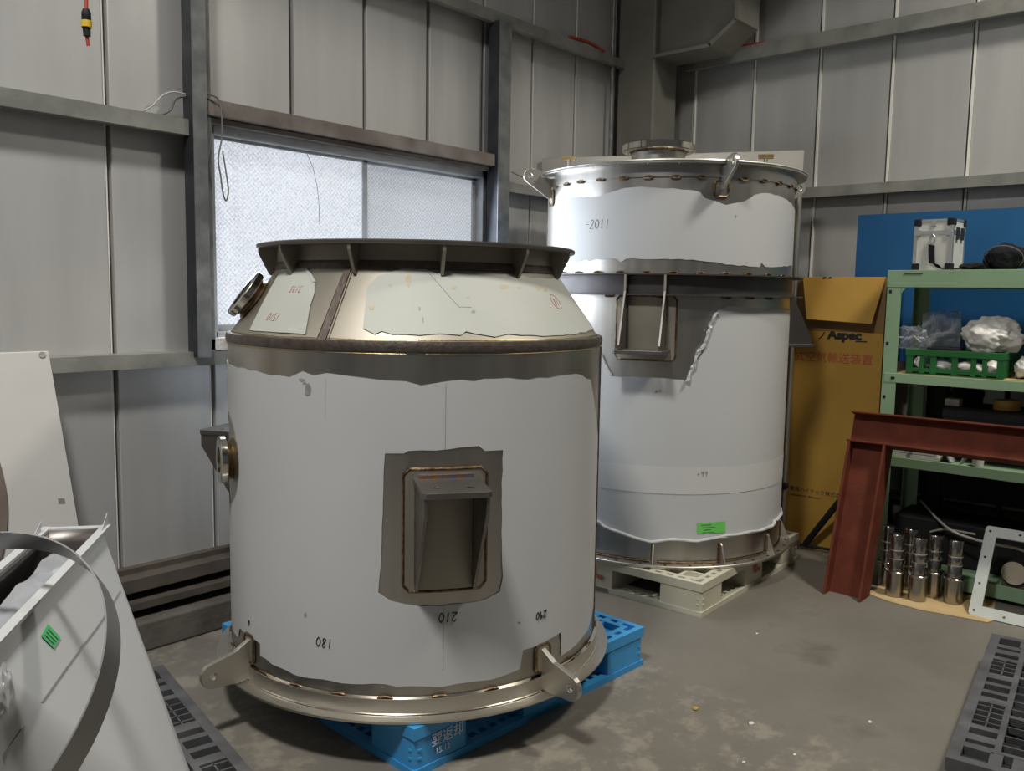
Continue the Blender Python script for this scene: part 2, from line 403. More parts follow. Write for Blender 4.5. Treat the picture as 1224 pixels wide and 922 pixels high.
girt_x(1.80, 3.565, 2.045, 2.105, 'girt_rust', wall_left, .115, 'window_header')
girt_x(-6, 4.69, 1.065, 1.12, 'girt', wall_left)
girt_x(-6, 4.42, 2.785, 2.845, 'girt', wall_left)
girt_x(4.42, 4.70, 2.795, 2.845, 'girt', wall_left, .085)
girt_x(3.57, 4.70, 1.925, 1.975, 'girt', wall_left)
girt_y(-6, 2.99, 2.815, 2.90, 'girt', wall_right)
girt_y(-6, 3.2, 1.963, 2.022, 'girt', wall_right)
girt_y(-6, 3.2, 1.065, 1.12, 'girt', wall_right)
def chan_post(x0, x1, y0, z0, z1, m_):
    b = B(); b.bx(x0, x0+.006, y0+.004, WY-.06, z0, z1); b.bx(x1-.006, x1, y0+.004, WY, z0, z1)
    p_ = obj('post', b, m_, wall_left, False)
    obj('post_face', B().bx(x0, x1, y0, y0+.0045, z0, z1), 'galv', p_, False)
    return p_
chan_post(1.748, 1.806, 3.165, 1.10, TOPZ, 'post')
obj('post', B().bx(1.806, 1.842, 3.20, WY, 1.12, TOPZ), 'galv', wall_left, False)
chan_post(3.472, 3.565, 3.16, 1.12, 2.79, 'post')
# base of the left wall: concrete curb, two dirty steel rails, bottom channel
obj('concrete_curb', B().bx(-6, WX, 3.11, WY+.03, 0, .115), 'concrete', wall_left, False, bevel=.008)
obj('rail', B().bx(-6, WX, 3.16, 3.28, .150, .178), 'dirty_steel', wall_left, False)
obj('rail', B().bx(-6, WX, 3.19, WY+.02, .212, .262), 'dirty_steel', wall_left, False)
obj('base_channel', B().bx(-6, WX, 3.27, WY+.01, .262, .29), 'peel', wall_left, False) if False else obj('base_channel', B().bx(-6, WX, 3.262, WY+.01, .262, .284), 'dirty_steel', wall_left, False)
obj('concrete_curb', B().bx(4.96, WX+.03, -6, 3.10, 0, .115), 'concrete', wall_right, False, bevel=.008)
obj('rail', B().bx(5.02, WX+.02, -6, 3.10, .15, .262), 'dirty_steel', wall_right, False)

# window
win = bpy.data.objects.new('window_1', None); COL.objects.link(win); win.location = (0, 0, 0); struct(win)
b = B(); y0, y1 = WY-.035, WY+.05
b.bx(WX0, WX1, y0, y1, 1.985, WZ1); b.bx(WX0, WX1, y0, y1, WZ0, 1.195); b.bx(WX0-.02, WX0+.008, y0, y1, WZ0, WZ1); b.bx(WX1-.03, WX1, y0, y1, WZ0, WZ1)
obj('window_frame', b, 'alu', win, False, bevel=.002)
obj('head_flashing', B().bx(1.842, 3.47, WY-.075, WY+.05, 2.022, 2.042), 'girt_rust', win, False)
def sash(x0, x1, y, m_):
    b = B(); t = .028
    b.bx(x0, x1, y, y+.02, 1.195, 1.195+t); b.bx(x0, x1, y, y+.02, 1.985-t*.4, 1.985); b.bx(x0, x0+t*.45, y, y+.02, 1.195, 1.985); b.bx(x1-t, x1, y, y+.02, 1.195, 1.985)
    s = obj('sash', b, 'alu', win, False, bevel=.002)
    obj('pane', B().bx(x0+.006, x1-.006, y+.008, y+.013, 1.205, 1.982), m_, s, False)
sash(WX0+.006, 2.70, WY-.006, 'glass1'); sash(2.685, WX1-.03, WY+.016, 'glass2')
obj('window_sill', B().bx(1.81, 3.46, WY-.10, WY+.03, 1.122, 1.172), 'peel', win, False, bevel=.004)
# hairline crack wire in the left pane
ck = [at_y(*p, WY-.0005) for p in [(367, 184), (374, 200), (379, 222), (381, 240), (382, 268)]]
obj('pane_crack', B().tube(ck, .0012, 5), 'cord_dk', win)

# corner column with corbel
cl = thing('steel_column', 'greige box column in the corner behind the tall tank', 'column', (4.835, 3.13, 0))
obj('column_shaft', B().bx(-.135, .135, -.135, .135, 0, TOPZ), 'column', cl, False, bevel=.012)
c = B()   # corbel carrying a crane rail: web box, chamfered end, bottom flange
prof = [(-.135, 2.845), (-.50, 2.845), (-.66, 2.95), (-.66, 3.6), (-.135, 3.6)]
c.plate(prof, .16, frame((.0, 0, 0), (0, 1, 0), (0, 0, 1)))
cb = obj('corbel', c, 'column', cl, False)
fl = B()
fl.bx(-.145, .11, -.52, -.12, 2.825, 2.845)
fl.plate([(-.52, 2.825), (-.50, 2.845), (-.665, 2.955), (-.685, 2.945)], .255, frame((-.0175, 0, 0), (0, 1, 0), (0, 0, 1)))
fl.bx(-.145, .11, -.69, -.665, 2.945, 3.6)
obj('corbel_flange', fl, 'column', cb, False)
p = tag(obj('conduit_pipe', B().cyl(at_y(729, 195, 3.24).xy.to_3d()*1+Vector((0, 0, 0.2)), at_y(729, 195, 3.24).xy.to_3d()+Vector((0, 0, 4.5)), .012), 'galv'), 'thin grey vertical conduit pipe beside the corner column', 'pipe')

# added beam on the corbel and unseen girder, placed to shade the upper corner
rw = tag(obj('shade_beam', B().bx(-.08, .08, -6, 3.0, 3.60, 3.62), 'column', None, False), 'added unseen steel beam on the column corbel, holding the shading girder', 'beam')
rw.location = (4.835, 0, 0)
obj('beam_web', B().bx(-.008, .008, -6, 3.0, 3.62, 3.88), 'column', rw, False); obj('beam_flange', B().bx(-.08, .08, -6, 3.0, 3.88, 3.90), 'column', rw, False)
gd = tag(obj('shade_girder', B().bx(2.2, 4.74, 1.42, 1.68, 3.57, 3.94), 'column', None, False, bevel=.01), 'added unseen box girder that shades the upper corner', 'girder')
obj('shade_girder_end', B().bx(4.62, 4.82, 1.0, 2.1, 3.63, 3.80), 'column', gd, False)

# ------------------------------------------------------------------ pallets
def pallet(name, label, corner, ang, h, m_, style, group=None, top_m=None):
    S = 1.1; c = Vector(corner)
    M = Matrix.Rotation(ang, 2); ctr = c.xy+M @ Vector((S/2, S/2))
    root = thing(name, label, 'pallet', (ctr.x, ctr.y, 0), ang, group); a = S/2
    tm = top_m or m_
    t = B(); z0, z1 = h-.028, h
    if style == 'box':
        for q in range(4):
            R_ = Matrix.Rotation(q*PI/2, 4, 'Z')
            t.bx(-a, a-.022, -a, -a+.022, z0-.008, z1, R_); t.bx(-a+.042, a-.062, -a+.042, -a+.062, z0, z1-.0005, R_)
            for k in range(1, 18):
                x = -a+.03+k*(S-.06)/18
                t.bx(x-.013, x+.013, -a+.02, -a+.044, z0, z1-.001, R_)
        for k in range(1, 12):
            y = -a+.062+k*(S-.124)/12
            wd = .022 if k in (4, 8) else (.05 if k == 6 else .007)
            t.bx(-a+.05, a-.05, y-wd, y+wd, z0+.001, z1-.002)
            t.bx(y-wd, y+wd, -a+.05, a-.05, z0+.002, z1-.003)
    else:
        for q in range(4):
            R_ = Matrix.Rotation(q*PI/2, 4, 'Z')
            t.bx(-a, a-.032, -a, -a+.032, z0-.01, z1, R_); t.bx(-a+.105, a-.122, -a+.105, -a+.122, z0, z1, R_)
            for x, wd in ((-a+.115, .016), (-a+.175, .02), (-a+.245, .014), (-.125, .02), (-.055, .012), (.015, .012), (.085, .022), (.30, .014), (a-.175, .02), (a-.115, .016)):
                t.bx(x-wd, x+wd, -a+.03, -a+.107, z0, z1-.001, R_)
            for k in range(4):
                x = -a+.275+k*.04
                t.bx(x-.003, x+.003, -a+.03, -a+.107, z0, z1-.004, R_)
            for k in range(4):
                x = .13+k*.04
                t.bx(x-.003, x+.003, -a+.03, -a+.107, z0, z1-.004, R_)
            t.bx(-a+.245, -.125, -a+.066, -a+.071, z0, z1-.004, R_); t.bx(.085, .30, -a+.066, -a+.071, z0, z1-.004, R_)
        n = 13
        for k in range(n+1):
            y = -a+.115+k*(S-.23)/n; wd = .010 if k in (4, 9) else .0028
            t.bx(-a+.11, a-.11, y-wd, y+wd, z0+.001, z1-(.002 if k in (4, 9) else .006)); t.bx(y-wd, y+wd, -a+.11, a-.11, z0+.002, z1-(.003 if k in (4, 9) else .007))
    obj('top_deck', t, tm, root, False)
    bt = B(); bw = .11
    for q in range(4):
        R_ = Matrix.Rotation(q*PI/2, 4, 'Z')
        bt.bx(-a, a-.03, -a, -a+.03, 0, .022, R_); bt.bx(-a+.055, a-bw, -a+.055, -a+bw, 0, .020, R_)
        for k in range(2, 23):
            x = -a+.02+k*(S-.04)/24
            bt.bx(x-.009, x+.009, -a+.028, -a+.057, 0, .021, R_)
    bt.bx(-.08, .08, -a, a, 0, .018); bt.bx(-a, a, -.08, .08, 0, .019)
    if style == 'grid': bt.bx(-a+.02, a-.02, -a+.02, a-.02, .001, .016)
    obj('bottom_deck', bt, m_, root, False)
    bl = .205; blocks = []
    for iy in (-1, 0, 1):
        for ix in (-1, 0, 1):
            w = bl if (ix and iy) else .19
            cx = ix*(a-bl/2-.004) ; cy = iy*(a-bl/2-.004)
            blk = obj('block', B().bx(-w/2 if not ix else -bl/2, w/2 if not ix else bl/2, -w/2 if not iy else -bl/2, w/2 if not iy else bl/2, 0, h-.03-.0), m_, root, False, bevel=.012 if (ix and iy) else .004)
            blk.location = (cx, cy, .006); blocks.append(blk)
            if ix and iy and style == 'box':
                rb = B()
                for z in (.045, .070):
                    rb.lathe([(.020, z-.004), (.027, z-.003), (.027, z+.003), (.020, z+.004)], 10, 0, 90)
                for v in rb.bm.verts:
                    v.co.x = (v.co.x+bl/2-.0235)*ix; v.co.y = (v.co.y+bl/2-.0235)*iy
                obj('corner_rib', rb, m_, blk)
    return root, blocks
# blue pallet: front corner and direction of its right edge from the floor contact
bc = at_z(495, 932, 0); bd = at_z(773, 793, 0)-bc
blue, bb = pallet('plastic_pallet', 'bright blue plastic pallet under the cone-topped tank', bc, math.atan2(bd.y, bd.x), .147, 'blue', 'box')
cc = at_z(838, 739, 0)
cream, cbk = pallet('plastic_pallet', 'cream plastic pallet with red lettering under the tall tank', cc, rad(2.2), .147, 'cream', 'box')
bp0 = at_z(1130, 905, .12); bp1 = at_z(1187, 753, .12); dd = bp1-bp0; an = math.atan2(dd.y, dd.x)
oc = bp0.xy+Matrix.Rotation(an, 2) @ Vector((0, -1.1))
pallet('plastic_pallet', 'black grid-top plastic pallet lying empty near the rectangular flange frame', (oc.x, oc.y, 0), an, .12, 'pal_black', 'grid', top_m='pal_grey')
lp0 = at_z(195, 795, .12); lp1 = at_z(302, 922, .12); dd = (lp1-lp0).normalized(); an = math.atan2(dd.y, dd.x)
# local x runs towards the camera; the pallet lies on the far (left) side of that edge
oc = lp0.xy+Matrix.Rotation(an, 2) @ Vector((0, -1.1))
pallet('plastic_pallet', 'black grid-top plastic pallet under the white film-covered hopper', (oc.x, oc.y, 0), an, .12, 'pal_black', 'grid', top_m='pal_grey')
# lettering on the pallets (local coordinates of the pallet)
a = .55
MR = frame((-.375, -.5506, .085), (1, 0, 0), (0, 0, 1))
text('lettering', '要返却', .042, frame((-.487, -.5505, .086), (1, 0, 0), (0, 0, 1)), 'white_print', blue, .0)
text('lettering', '15.12', .026, frame((-.472, -.5505, .051), (1, 0, 0), (0, 0, 1)), 'white_print', blue)
for s_, z_ in (('8.07', .092), ('TESTED', .066)):
    text('lettering', s_, .026, frame((-.5515, .035, z_), (0, -1, 0), (0, 0, 1)), 'red_print', cream, .0006)
for s_, z_ in (('8.07', .098), ('TESTED', .075)):
    text('lettering', s_, .024, frame((-.02, -.5515, z_), (1, 0, 0), (0, 0, 1)), 'red_print', cream, .0006)

# ------------------------------------------------------------------ surfaces of revolution: film, strips, writing
class Tank:
    def __init__(s, name, label, c, zb):
        s.c = Vector(c); s.zb = zb; s.th = math.atan2(-c[1], -c[0])
        s.root = thing(name, label, 'tank', (c[0], c[1], zb), s.th)
    def part(s, name, b, m_, parent=None, smooth=True, bevel=0, label=None):
        return obj(name, b, m_, parent or s.root, smooth, -s.zb, bevel, label)
    def hit(s, px, py, a, k):
        """pixel -> (azimuth deg, z) on the surface of radius a + k*z"""
        d = ray(px, py); o = Vector((-s.c.x, -s.c.y)); e = Vector((d.x, d.y))
        # |o + e t| = a + k (H + d.z t)
        g, q = a+k*CAMH, k*d.z
        A_ = e.dot(e)-q*q; B_ = 2*(o.dot(e)-g*q); C_ = o.dot(o)-g*g
        D_ = max(B_*B_-4*A_*C_, 0); t = (-B_-math.sqrt(D_))/(2*A_)
        P = o+e*t; ph = math.degrees(math.atan2(P.y, P.x)-s.th); ph = (ph+180) % 360-180
        return (ph, CAMH+d.z*t)
    def at(s, ph, z, R): a_ = rad(ph); return Vector((R*math.cos(a_), R*math.sin(a_), z))
    def radial(s, ph, z=0, R=0):
        """frame: X outward, Y up, Z sideways"""
        a_ = rad(ph); x = Vector((math.cos(a_), math.sin(a_), 0))
        return frame(x*R+Vector((0, 0, z)), x, (0, 0, 1))
    def film(s, name, outline, a, k, off, m_, holes=(), jit=.004, step=.03, parent=None, thick=.0012, label=None, lift=0.):
        Rm = abs(a+k*(sum(p_[1] for p_ in outline)/len(outline)))
        def loop(pl, j):
            P = [Vector((rad(p_[0])*Rm, p_[1])) for p_ in pl]; out = []
            for i in range(len(P)):
                A_, B_ = P[i], P[(i+1) % len(P)]; n = max(1, int((B_-A_).length/step))
                for q in range(n):
                    v = A_.lerp(B_, q/n)
                    if q: v = v+Vector((rnd.uniform(-j, j)*.6, rnd.uniform(-j, j)))
                    out.append(v)
            return out
        loops = [loop(outline, jit)]+[loop(h, jit*.7) for h in holes]
        vv = []; ee = []
        for lp in loops:
            st = len(vv); vv += lp; ee += [(st+i, st+(i+1) % len(lp)) for i in range(len(lp))]
        us = [v.x for v in loops[0]]; zs = [v.y for v in loops[0]]
        u = min(us)+.02
        while u < max(us):
            z = min(zs)+.03
            while z < max(zs):
                if inside((u, z), loops[0]) and not any(inside((u, z), h) for h in loops[1:]): vv.append(Vector((u, z)))
                z += .09
            u += .022
        V, E_, F_, *_ = delaunay_2d_cdt(vv, ee, [], 0, 1e-6)
        bm = bmesh.new(); nv = []
        for v in V:
            ph = v.x/Rm; R = a+k*v.y+off+(lift*noise.noise(Vector((v.x*9, v.y*9, 3.3))) if lift else 0)
            nv.append(bm.verts.new((R*math.cos(ph), R*math.sin(ph), v.y-s.zb)))
        for f_ in F_:
            cpt = (sum(V[i].x for i in f_)/3, sum(V[i].y for i in f_)/3)
            if not inside(cpt, loops[0]) or any(inside(cpt, h) for h in loops[1:]): continue
            ar = (V[f_[1]]-V[f_[0]]).cross(V[f_[2]]-V[f_[0]])
            bm.faces.new([nv[i] for i in (f_ if ar > 0 else reversed(f_))])
        loose = [v for v in bm.verts if not v.link_faces]; bmesh.ops.delete(bm, geom=loose, context='VERTS')
        for e_ in bm.edges:
            if e_.is_boundary: e_.smooth = False
        me = bpy.data.meshes.new(name); bm.to_mesh(me); bm.free(); me.materials.append(MT[m_])
        me.polygons.foreach_set('use_smooth', [True]*len(me.polygons))
        o = bpy.data.objects.new(name, me); COL.objects.link(o); o.parent = parent or s.root
        md = o.modifiers.new('thickness', 'SOLIDIFY'); md.thickness = thick; md.offset = 1
        if label: o['label'] = label
        return o
    def bead(s, name, pts, a, k, r, m_, closed=False, parent=None, sub=4):
        """weld bead along (azimuth, z) points"""
        P = []; n = len(pts)
        for i in range(n if closed else n-1):
            A_, B_ = pts[i], pts[(i+1) % n]
            m_ct = max(1, int(math.hypot(rad(B_[0]-A_[0])*abs(a+k*A_[1]), B_[1]-A_[1])/.02))
            for q in range(m_ct): P.append((A_[0]+(B_[0]-A_[0])*q/m_ct, A_[1]+(B_[1]-A_[1])*q/m_ct))
        if not closed: P.append(pts[-1])
        return s.part(name, B().tube([s.at(p_[0], p_[1], a+k*p_[1]+r*.2) for p_ in P], r, 6, closed), m_, parent)
    def write(s, chars, ph, z, h, a, k, m_, flip=True, off=.004, w=.0016, slant=.1, parent=None):
        G = {'0': [[(.3, 1), (.08, .7), (.05, .3), (.3, 0), (.5, .3), (.5, .7), (.3, 1)]], '1': [[(.3, 1), (.27, 0)]], '2': [[(.05, .75), (.25, 1), (.48, .8), (.3, .4), (.02, .02), (.55, .05)]],
             '3': [[(.05, .9), (.35, 1), (.45, .75), (.2, .55), (.48, .3), (.3, 0), (.02, .1)]], '5': [[(.5, 1), (.15, .97), (.1, .6), (.4, .62), (.5, .3), (.3, .02), (.03, .08)]],
             '8': [[(.45, .9), (.2, 1), (.12, .75), (.42, .3), (.3, 0), (.08, .2), (.4, .65), (.45, .9)]], '9': [[(.45, .8), (.25, 1), (.08, .75), (.25, .55), (.45, .8), (.42, 0)]],
             '-': [[(.1, .5), (.45, .52)]], ' ': [], '+': [[(.05, .5), (.5, .5)], [(.3, .8), (.27, .2)]], '6': [[(.45, .95), (.15, .6), (.08, .2), (.3, 0), (.48, .25), (.25, .45), (.1, .25)]],
             'o': [[(.25, .6), (.1, .4), (.2, .1), (.4, .2), (.4, .5), (.25, .6)]]}
        b_ = B(); R = a+k*z; tot = len(chars)*.68
        for i, ch in enumerate(chars):
            for st in G.get(ch, []):
                pts = []
                for x, y in spline([(x_, y_, 0) for x_, y_ in st], 4) and [(v.x, v.y) for v in spline([(x_, y_, 0) for x_, y_ in st], 4)]:
                    xx = (i*.68+x-tot/2+slant*y); yy = y-.5
                    if flip: xx, yy = -xx, -yy
                    zz = z+yy*h
                    pts.append(s.at(ph+math.degrees(xx*h/R), zz, a+k*zz+off))
                b_.tube(pts, w, 5)
        return s.part('handwriting', b_, m_, parent)

def circ_pts(ph, z, dphi, dz, n=28): return [(ph+dphi*math.cos(2*PI*i/n), z+dz*math.sin(2*PI*i/n)) for i in range(n)]

def stitch(T, phis, z, R, L=.026, hgt=.006, m_='weld', parent=None):
    """short stitch welds: one shared mesh, one part each"""
    b_ = B(); b_.tube([(0.004, (L*math.cos(t)), hgt*math.sin(t)) for t in [2*PI*i/18 for i in range(18)]], .0030, 5, True)
    b_.blob((0.0, 0, 0), (.004, L*.92, hgt*.8), 0, 1, 2)
    o0 = None
    for ph in phis:
        if o0 is None:
            o0 = obj('stitch_weld', b_, m_, T.root)
            o = o0
        else: o = inst(o0, 'stitch_weld', T.root)
        o.location = (R*math.cos(rad(ph)), R*math.sin(rad(ph)), z-T.zb); o.rotation_euler = (0, 0, rad(ph))

def lug(T, ph, pts, hole, th=.016, pad=None, R=.63):
    M = T.radial(ph)
    # rounded outer end
    cx, cy, r = pts['end']; poly = list(pts['poly'][0])+[(cx+r*math.cos(rad(t)), cy+r*math.sin(rad(t))) for t in pts['arc']]+list(pts['poly'][1])
    l = T.part('lifting_lug', B().plate(poly, th, M, [circle(hole[0], hole[1], hole[2], 14)]), 'steel_lt', None, False, .0015)
    return l

def bracket(T, ph, R, zp, depth, pw, gw, gh, sgn, padz, padw, lip=.05, m_='steel_warm'):
    """support bracket: curved pad with weld, level plate with two bolt holes, two tapered gussets (sgn=-1: plate on top)"""
    c = .018
    pw_ = math.degrees(padw/2/R); cc_ = math.degrees(c/R); z0, z1 = padz
    octo = [(ph-pw_+cc_, z0), (ph+pw_-cc_, z0), (ph+pw_, z0+c), (ph+pw_, z1-c), (ph+pw_-cc_, z1), (ph-pw_+cc_, z1), (ph-pw_, z1-c), (ph-pw_, z0+c)]
    pad = T.film('bracket_pad', octo, R, 0, .0015, m_, jit=0, step=.02, thick=.0055)
    T.bead('pad_weld', octo, R+.004, 0, .0052, 'weld', True, pad)
    M = T.radial(ph)
    Mp = frame(M @ Vector((0, zp, 0)), M.col[0].xyz, -M.col[2].xyz)    # X outward, Y sideways
    poly = [(R+.002, -pw/2), (R+depth-.01, -pw/2), (R+depth, -pw/2+.01), (R+depth, pw/2-.01), (R+depth-.01, pw/2), (R+.002, pw/2)]
    pl = T.part('bracket_plate', B().plate(poly, .016, Mp, [circle(R+depth*.66, s_*pw*.24, .009, 12) for s_ in (-1, 1)]), 'bracket_dk', None, False, .001)
    for s_ in (-1, 1):
        e = sgn*.008
        poly = [(R-.004, zp+e), (R+depth-.008, zp+e), (R+depth-.008, zp+sgn*lip), (R+.018, zp+sgn*gh), (R-.004, zp+sgn*gh)]
        g = T.part('gusset', B().plate(poly, .009, frame(M @ Vector((0, 0, s_*gw/2)), M.col[0].xyz, (0, 0, 1))), 'bracket_dk', None, False, .001)
        rr = R+.010
        T.part('gusset_weld', B().tube([M @ Vector((rr, zp+sgn*.02, s_*gw/2-s_*.0)), M @ Vector((rr, zp+sgn*gh*.95, s_*gw/2))], .0065, 6), 'weld', g)
    T.part('plate_weld', B().tube([M @ Vector((R+.012, zp-sgn*.008, -pw*.42)), M @ Vector((R+.012, zp-sgn*.008, pw*.42))], .0085, 8), 'tint' if sgn < 0 else 'weld_gold', pl)
    return pad

# ================================================================== cone-topped tank
T1 = Tank('cone_tank', 'cone-topped stainless tank in white film standing on the blue pallet', (2.06, 2.24), .149)
R1, K0, K1 = .631, 1.215, 1.44
KS = -(.631-.470)/(K1-K0); KA = .631-KS*K0
T1.part('shell', B().lathe([(R1, .15), (R1, K0), (R1-.006, K0), (R1-.006, .15)], 128), 'steel')
cone = T1.part('cone', B().lathe([(R1, K0), (.470, K1), (.470, 1.506), (.464, 1.506), (.464, K1), (R1-.008, K0)], 128), 'steel_warm')
T1.part('knuckle_weld', B().lathe([(R1-.002, K0-.016), (R1+.005, K0-.013), (R1+.007, K0), (R1+.003, K0+.014), (R1-.012, K0+.016)], 128), 'weld_dk')
T1.part('neck_weld', B().lathe([(.472, K1-.012), (.479, K1-.006), (.477, K1+.008), (.471, K1+.018), (.468, K1)], 96), 'weld_dk', cone)
T1.bead('weld_edge', [(p_, K0-.019) for p_ in range(0, 360, 3)], R1, 0, .0018, 'weld_gold', True)
T1.bead('weld_edge', [(p_, K0+.019) for p_ in range(0, 360, 3)], KA, KS, .0018, 'weld_gold', True)
T1.part('top_flange', B().lathe([(.535, 1.503), (.537, 1.506), (.537, 1.513), (.533, 1.516), (.455, 1.516), (.455, 1.503)], 128), 'steel_dk')
g0 = None
for k in range(12):
    ph = 8+30*k
    if g0 is None:
        g0 = T1.part('top_gusset', B().plate([(.466, 1.503), (.531, 1.503), (.531, 1.487), (.497, 1.418), (.487, 1.412), (.466, 1.44)], .010, frame((0, 0, 0), (1, 0, 0), (0, 0, 1))), 'steel_warm', None, False, .001); o = g0
    else: o = inst(g0, 'top_gusset', T1.root)
    o.rotation_euler = (0, 0, rad(ph))
# seam of the cone
sa = T1.hit(383, 411, KA, KS); sb = T1.hit(418, 318, KA, KS)
T1.film('cone_seam', [(sa[0]-.9, sa[1]+.005), (sa[0]+1.3, sa[1]+.005), (sb[0]+1.3, sb[1]), (sb[0]-1.2, sb[1])], KA, KS, .002, 'weld_dk', jit=.0008, thick=.004)
for dph in (-1.5, .3, 1.9): T1.bead('weld_edge', [(sa[0]+dph, sa[1]), (sb[0]+dph, sb[1])], KA, KS, .003 if dph == .3 else .0018, 'weld' if dph != .3 else 'weld_dk')
# vertical shell seam near the right outline
T1.film('shell_seam', [(73.2, .21), (78.5, .21), (78.5, 1.19), (73.2, 1.19)], R1, 0, .0006, 'steel_dk', jit=.002, thick=.001)
T1.bead('seam_weld', [(75.8, .21), (75.8, 1.195)], R1, 0, .004, 'weld')
# bottom angle ring
T1.part('angle_ring', B().lathe([(R1+.002, .150), (.681, .150), (.682, .152), (.682, .157), (.643, .158), (.6425, .206), (R1+.002, .2065)], 128), 'steel_lt')
T1.part('ring_fillet', B().lathe([(.6425, .157), (.648, .158), (.6470, .1615), (.6425, .163)], 128), 'polish')
T1.part('ring_lip', B().lathe([(R1+.002, .2055), (.6432, .2045), (.6436, .2065), (R1+.002, .2095)], 128), 'polish')
stitch(T1, [-46, -33.5, -20.5, -8, 6, 20, 50, 63]+list(range(80, 300, 14)), .207, R1+.004, .022, .0045)
# bare shell shows above and below the film: heat tint line not needed there
def px(T, L, a, k): return [T.hit(x, y, a, k) for x, y in L]
topb = px(T1, [(280, 438), (293, 440), (314, 446), (334, 449), (347, 451), (362.5, 444), (375, 449), (391, 446), (412, 449), (436, 452), (460, 455), (485, 456), (503.5, 461), (522, 458), (534, 456), (567, 456), (591, 453), (608, 452), (632, 454), (665, 450), (689, 447), (705, 454)], R1, 0)
botb = px(T1, [(279, 753), (286, 761), (287.5, 751), (312, 769.5), (312, 784), (326, 794), (353, 806.6), (398, 814), (446, 817), (488, 820), (526, 821.4), (547, 817), (573, 813.7), (600, 808), (617, 801.6), (620.6, 799.6), (624.5, 777), (644.5, 771), (669, 756), (670, 784), (681.6, 776), (693, 764.5), (702, 753)], R1, 0)
back_top = [(-80-20*i, 1.125+rnd.uniform(-.012, .012)) for i in range(0, 11)]
back_bot = [(-80-20*i, .27+rnd.uniform(-.012, .012)) for i in range(0, 11)]
outline = list(reversed(back_bot))+botb+[(71.5, .30), (72, .6), (71.6, .9)]+list(reversed(topb))+back_top
hole = px(T1, [(460.5, 542), (483, 542), (488, 539), (536, 537), (549, 535), (572, 533), (579, 539), (600.6, 538), (599.5, 588), (599.5, 672.7), (600.6, 688.6), (597, 707), (579, 717), (554, 721.6), (501.5, 724.6), (467, 718), (452.5, 708), (456, 661), (458, 600)], R1, 0)
NZ = (-70.5, .825)
film1 = T1.film('protective_film', outline, R1, 0, .002, 'film', [hole, circ_pts(NZ[0]-3, NZ[1], 13.5, .150), circ_pts(-113, .72, 17, .23, 24)], label='white protective film with ragged torn edges')
# cone film patches
c4 = lambda L: [(240+x/2.448, 260+y/2.448) for x, y in L]
pA = px(T1, c4([(487, 205), (520, 172), (590, 150), (660, 153), (690, 165), (720, 160), (830, 165), (930, 168), (960, 178), (1060, 182), (1078, 192), (1108, 245), (1150, 325), (1130, 333), (1060, 345), (1000, 348), (900, 341), (860, 350), (800, 340), (775, 334), (760, 345), (700, 340), (640, 345), (560, 342), (530, 333), (510, 342), (475, 325), (480, 280)]), KA, KS)
fA = T1.film('protective_film', pA, KA, KS, .0025, 'film_matt', jit=.0025, label='aged film patch with glue stains on the cone')
pB = px(T1, c4([(240, 152), (312, 150), (335, 190), (335, 220), (322, 260), (308, 342), (145, 330), (195, 230)]), KA, KS)
fB = T1.film('protective_film', pB, KA, KS, .0025, 'film_matt', jit=.0012, lift=.001)
cu = px(T1, c4([(311, 151), (322, 172), (333, 192)]), KA, KS)
T1.bead('curled_corner', cu, KA, KS, .006, 'film', False, fB)
for (x, y, w, h) in [(608, 180, 9, 26), (502, 262, 8, 8), (555, 198, 5, 4), (740, 205, 8, 5), (882, 203, 14, 6), (986, 205, 9, 9), (1005, 212, 6, 5), (930, 205, 5, 4), (782, 232, 6, 4)]:
    pc = c4([(x+w*math.cos(t)*(.7+.5*rnd.random()), y+h*math.sin(t)*(.7+.5*rnd.random())) for t in [2*PI*i/10 for i in range(10)]])
    T1.film('glue_stain', px(T1, pc, KA, KS), KA, KS, .0042, 'glue', jit=0, step=.01, parent=fA, thick=.0003)
for (x, y, w, h) in [(796, 276, 7, 5), (640, 266, 3, 6), (650, 300, 3, 10)]:
    pc = c4([(x+w*math.cos(t)*(.6+.6*rnd.random()), y+h*math.sin(t)*(.6+.6*rnd.random())) for t in [2*PI*i/9 for i in range(9)]])
    T1.film('grey_mark', px(T1, pc, KA, KS), KA, KS, .0042, 'residue', jit=0, step=.01, parent=fA, thick=.0003)
cr = px(T1, c4([(665, 160), (700, 200), (755, 262), (790, 263)]), KA, KS)
T1.bead('film_cut', cr, KA+.004, KS, .0008, 'ink_dim', False, fA)
T1.bead('film_cut', [T1.hit(533, 459, R1, 0), T1.hit(532, 537, R1, 0)], R1+.003, 0, .0007, 'ink_dim', False, film1)
T1.bead('film_cut', [T1.hit(530, 726, R1, 0), T1.hit(529.5, 800, R1, 0)], R1+.003, 0, .0007, 'ink_dim', False, film1)
T1.bead('film_cut', [T1.hit(390, 452, R1, 0), T1.hit(389.5, 502, R1, 0)], R1+.003, 0, .0005, 'residue', False, film1)
for (x, y, w, h) in [(369, 467, 4.2, 8.5), (362, 454, 4, 2), (365, 458, 2.5, 1.5), (366, 735, 2, 3.5), (620, 744, 2, 1)]:
    pc = [(x+w*math.cos(t)*(.7+.4*rnd.random()), y+h*math.sin(t)*(.7+.4*rnd.random())) for t in [2*PI*i/10 for i in range(10)]]
    T1.film('grey_mark', px(T1, pc, R1, 0), R1, 0, .0037, 'residue', jit=0, step=.01, parent=film1, thick=.0003)
def wr(T, s_, x, y, h, a, k, m_, **kw):
    q = T.hit(x, y, a, k); return T.write(s_, q[0], q[1], h, a, k, m_, **kw)
wr(T1, '210', 535, 738, .027, R1, 0, 'ink', parent=film1)
wr(T1, '180', 388, 768, .027, R1, 0, 'ink', parent=film1)
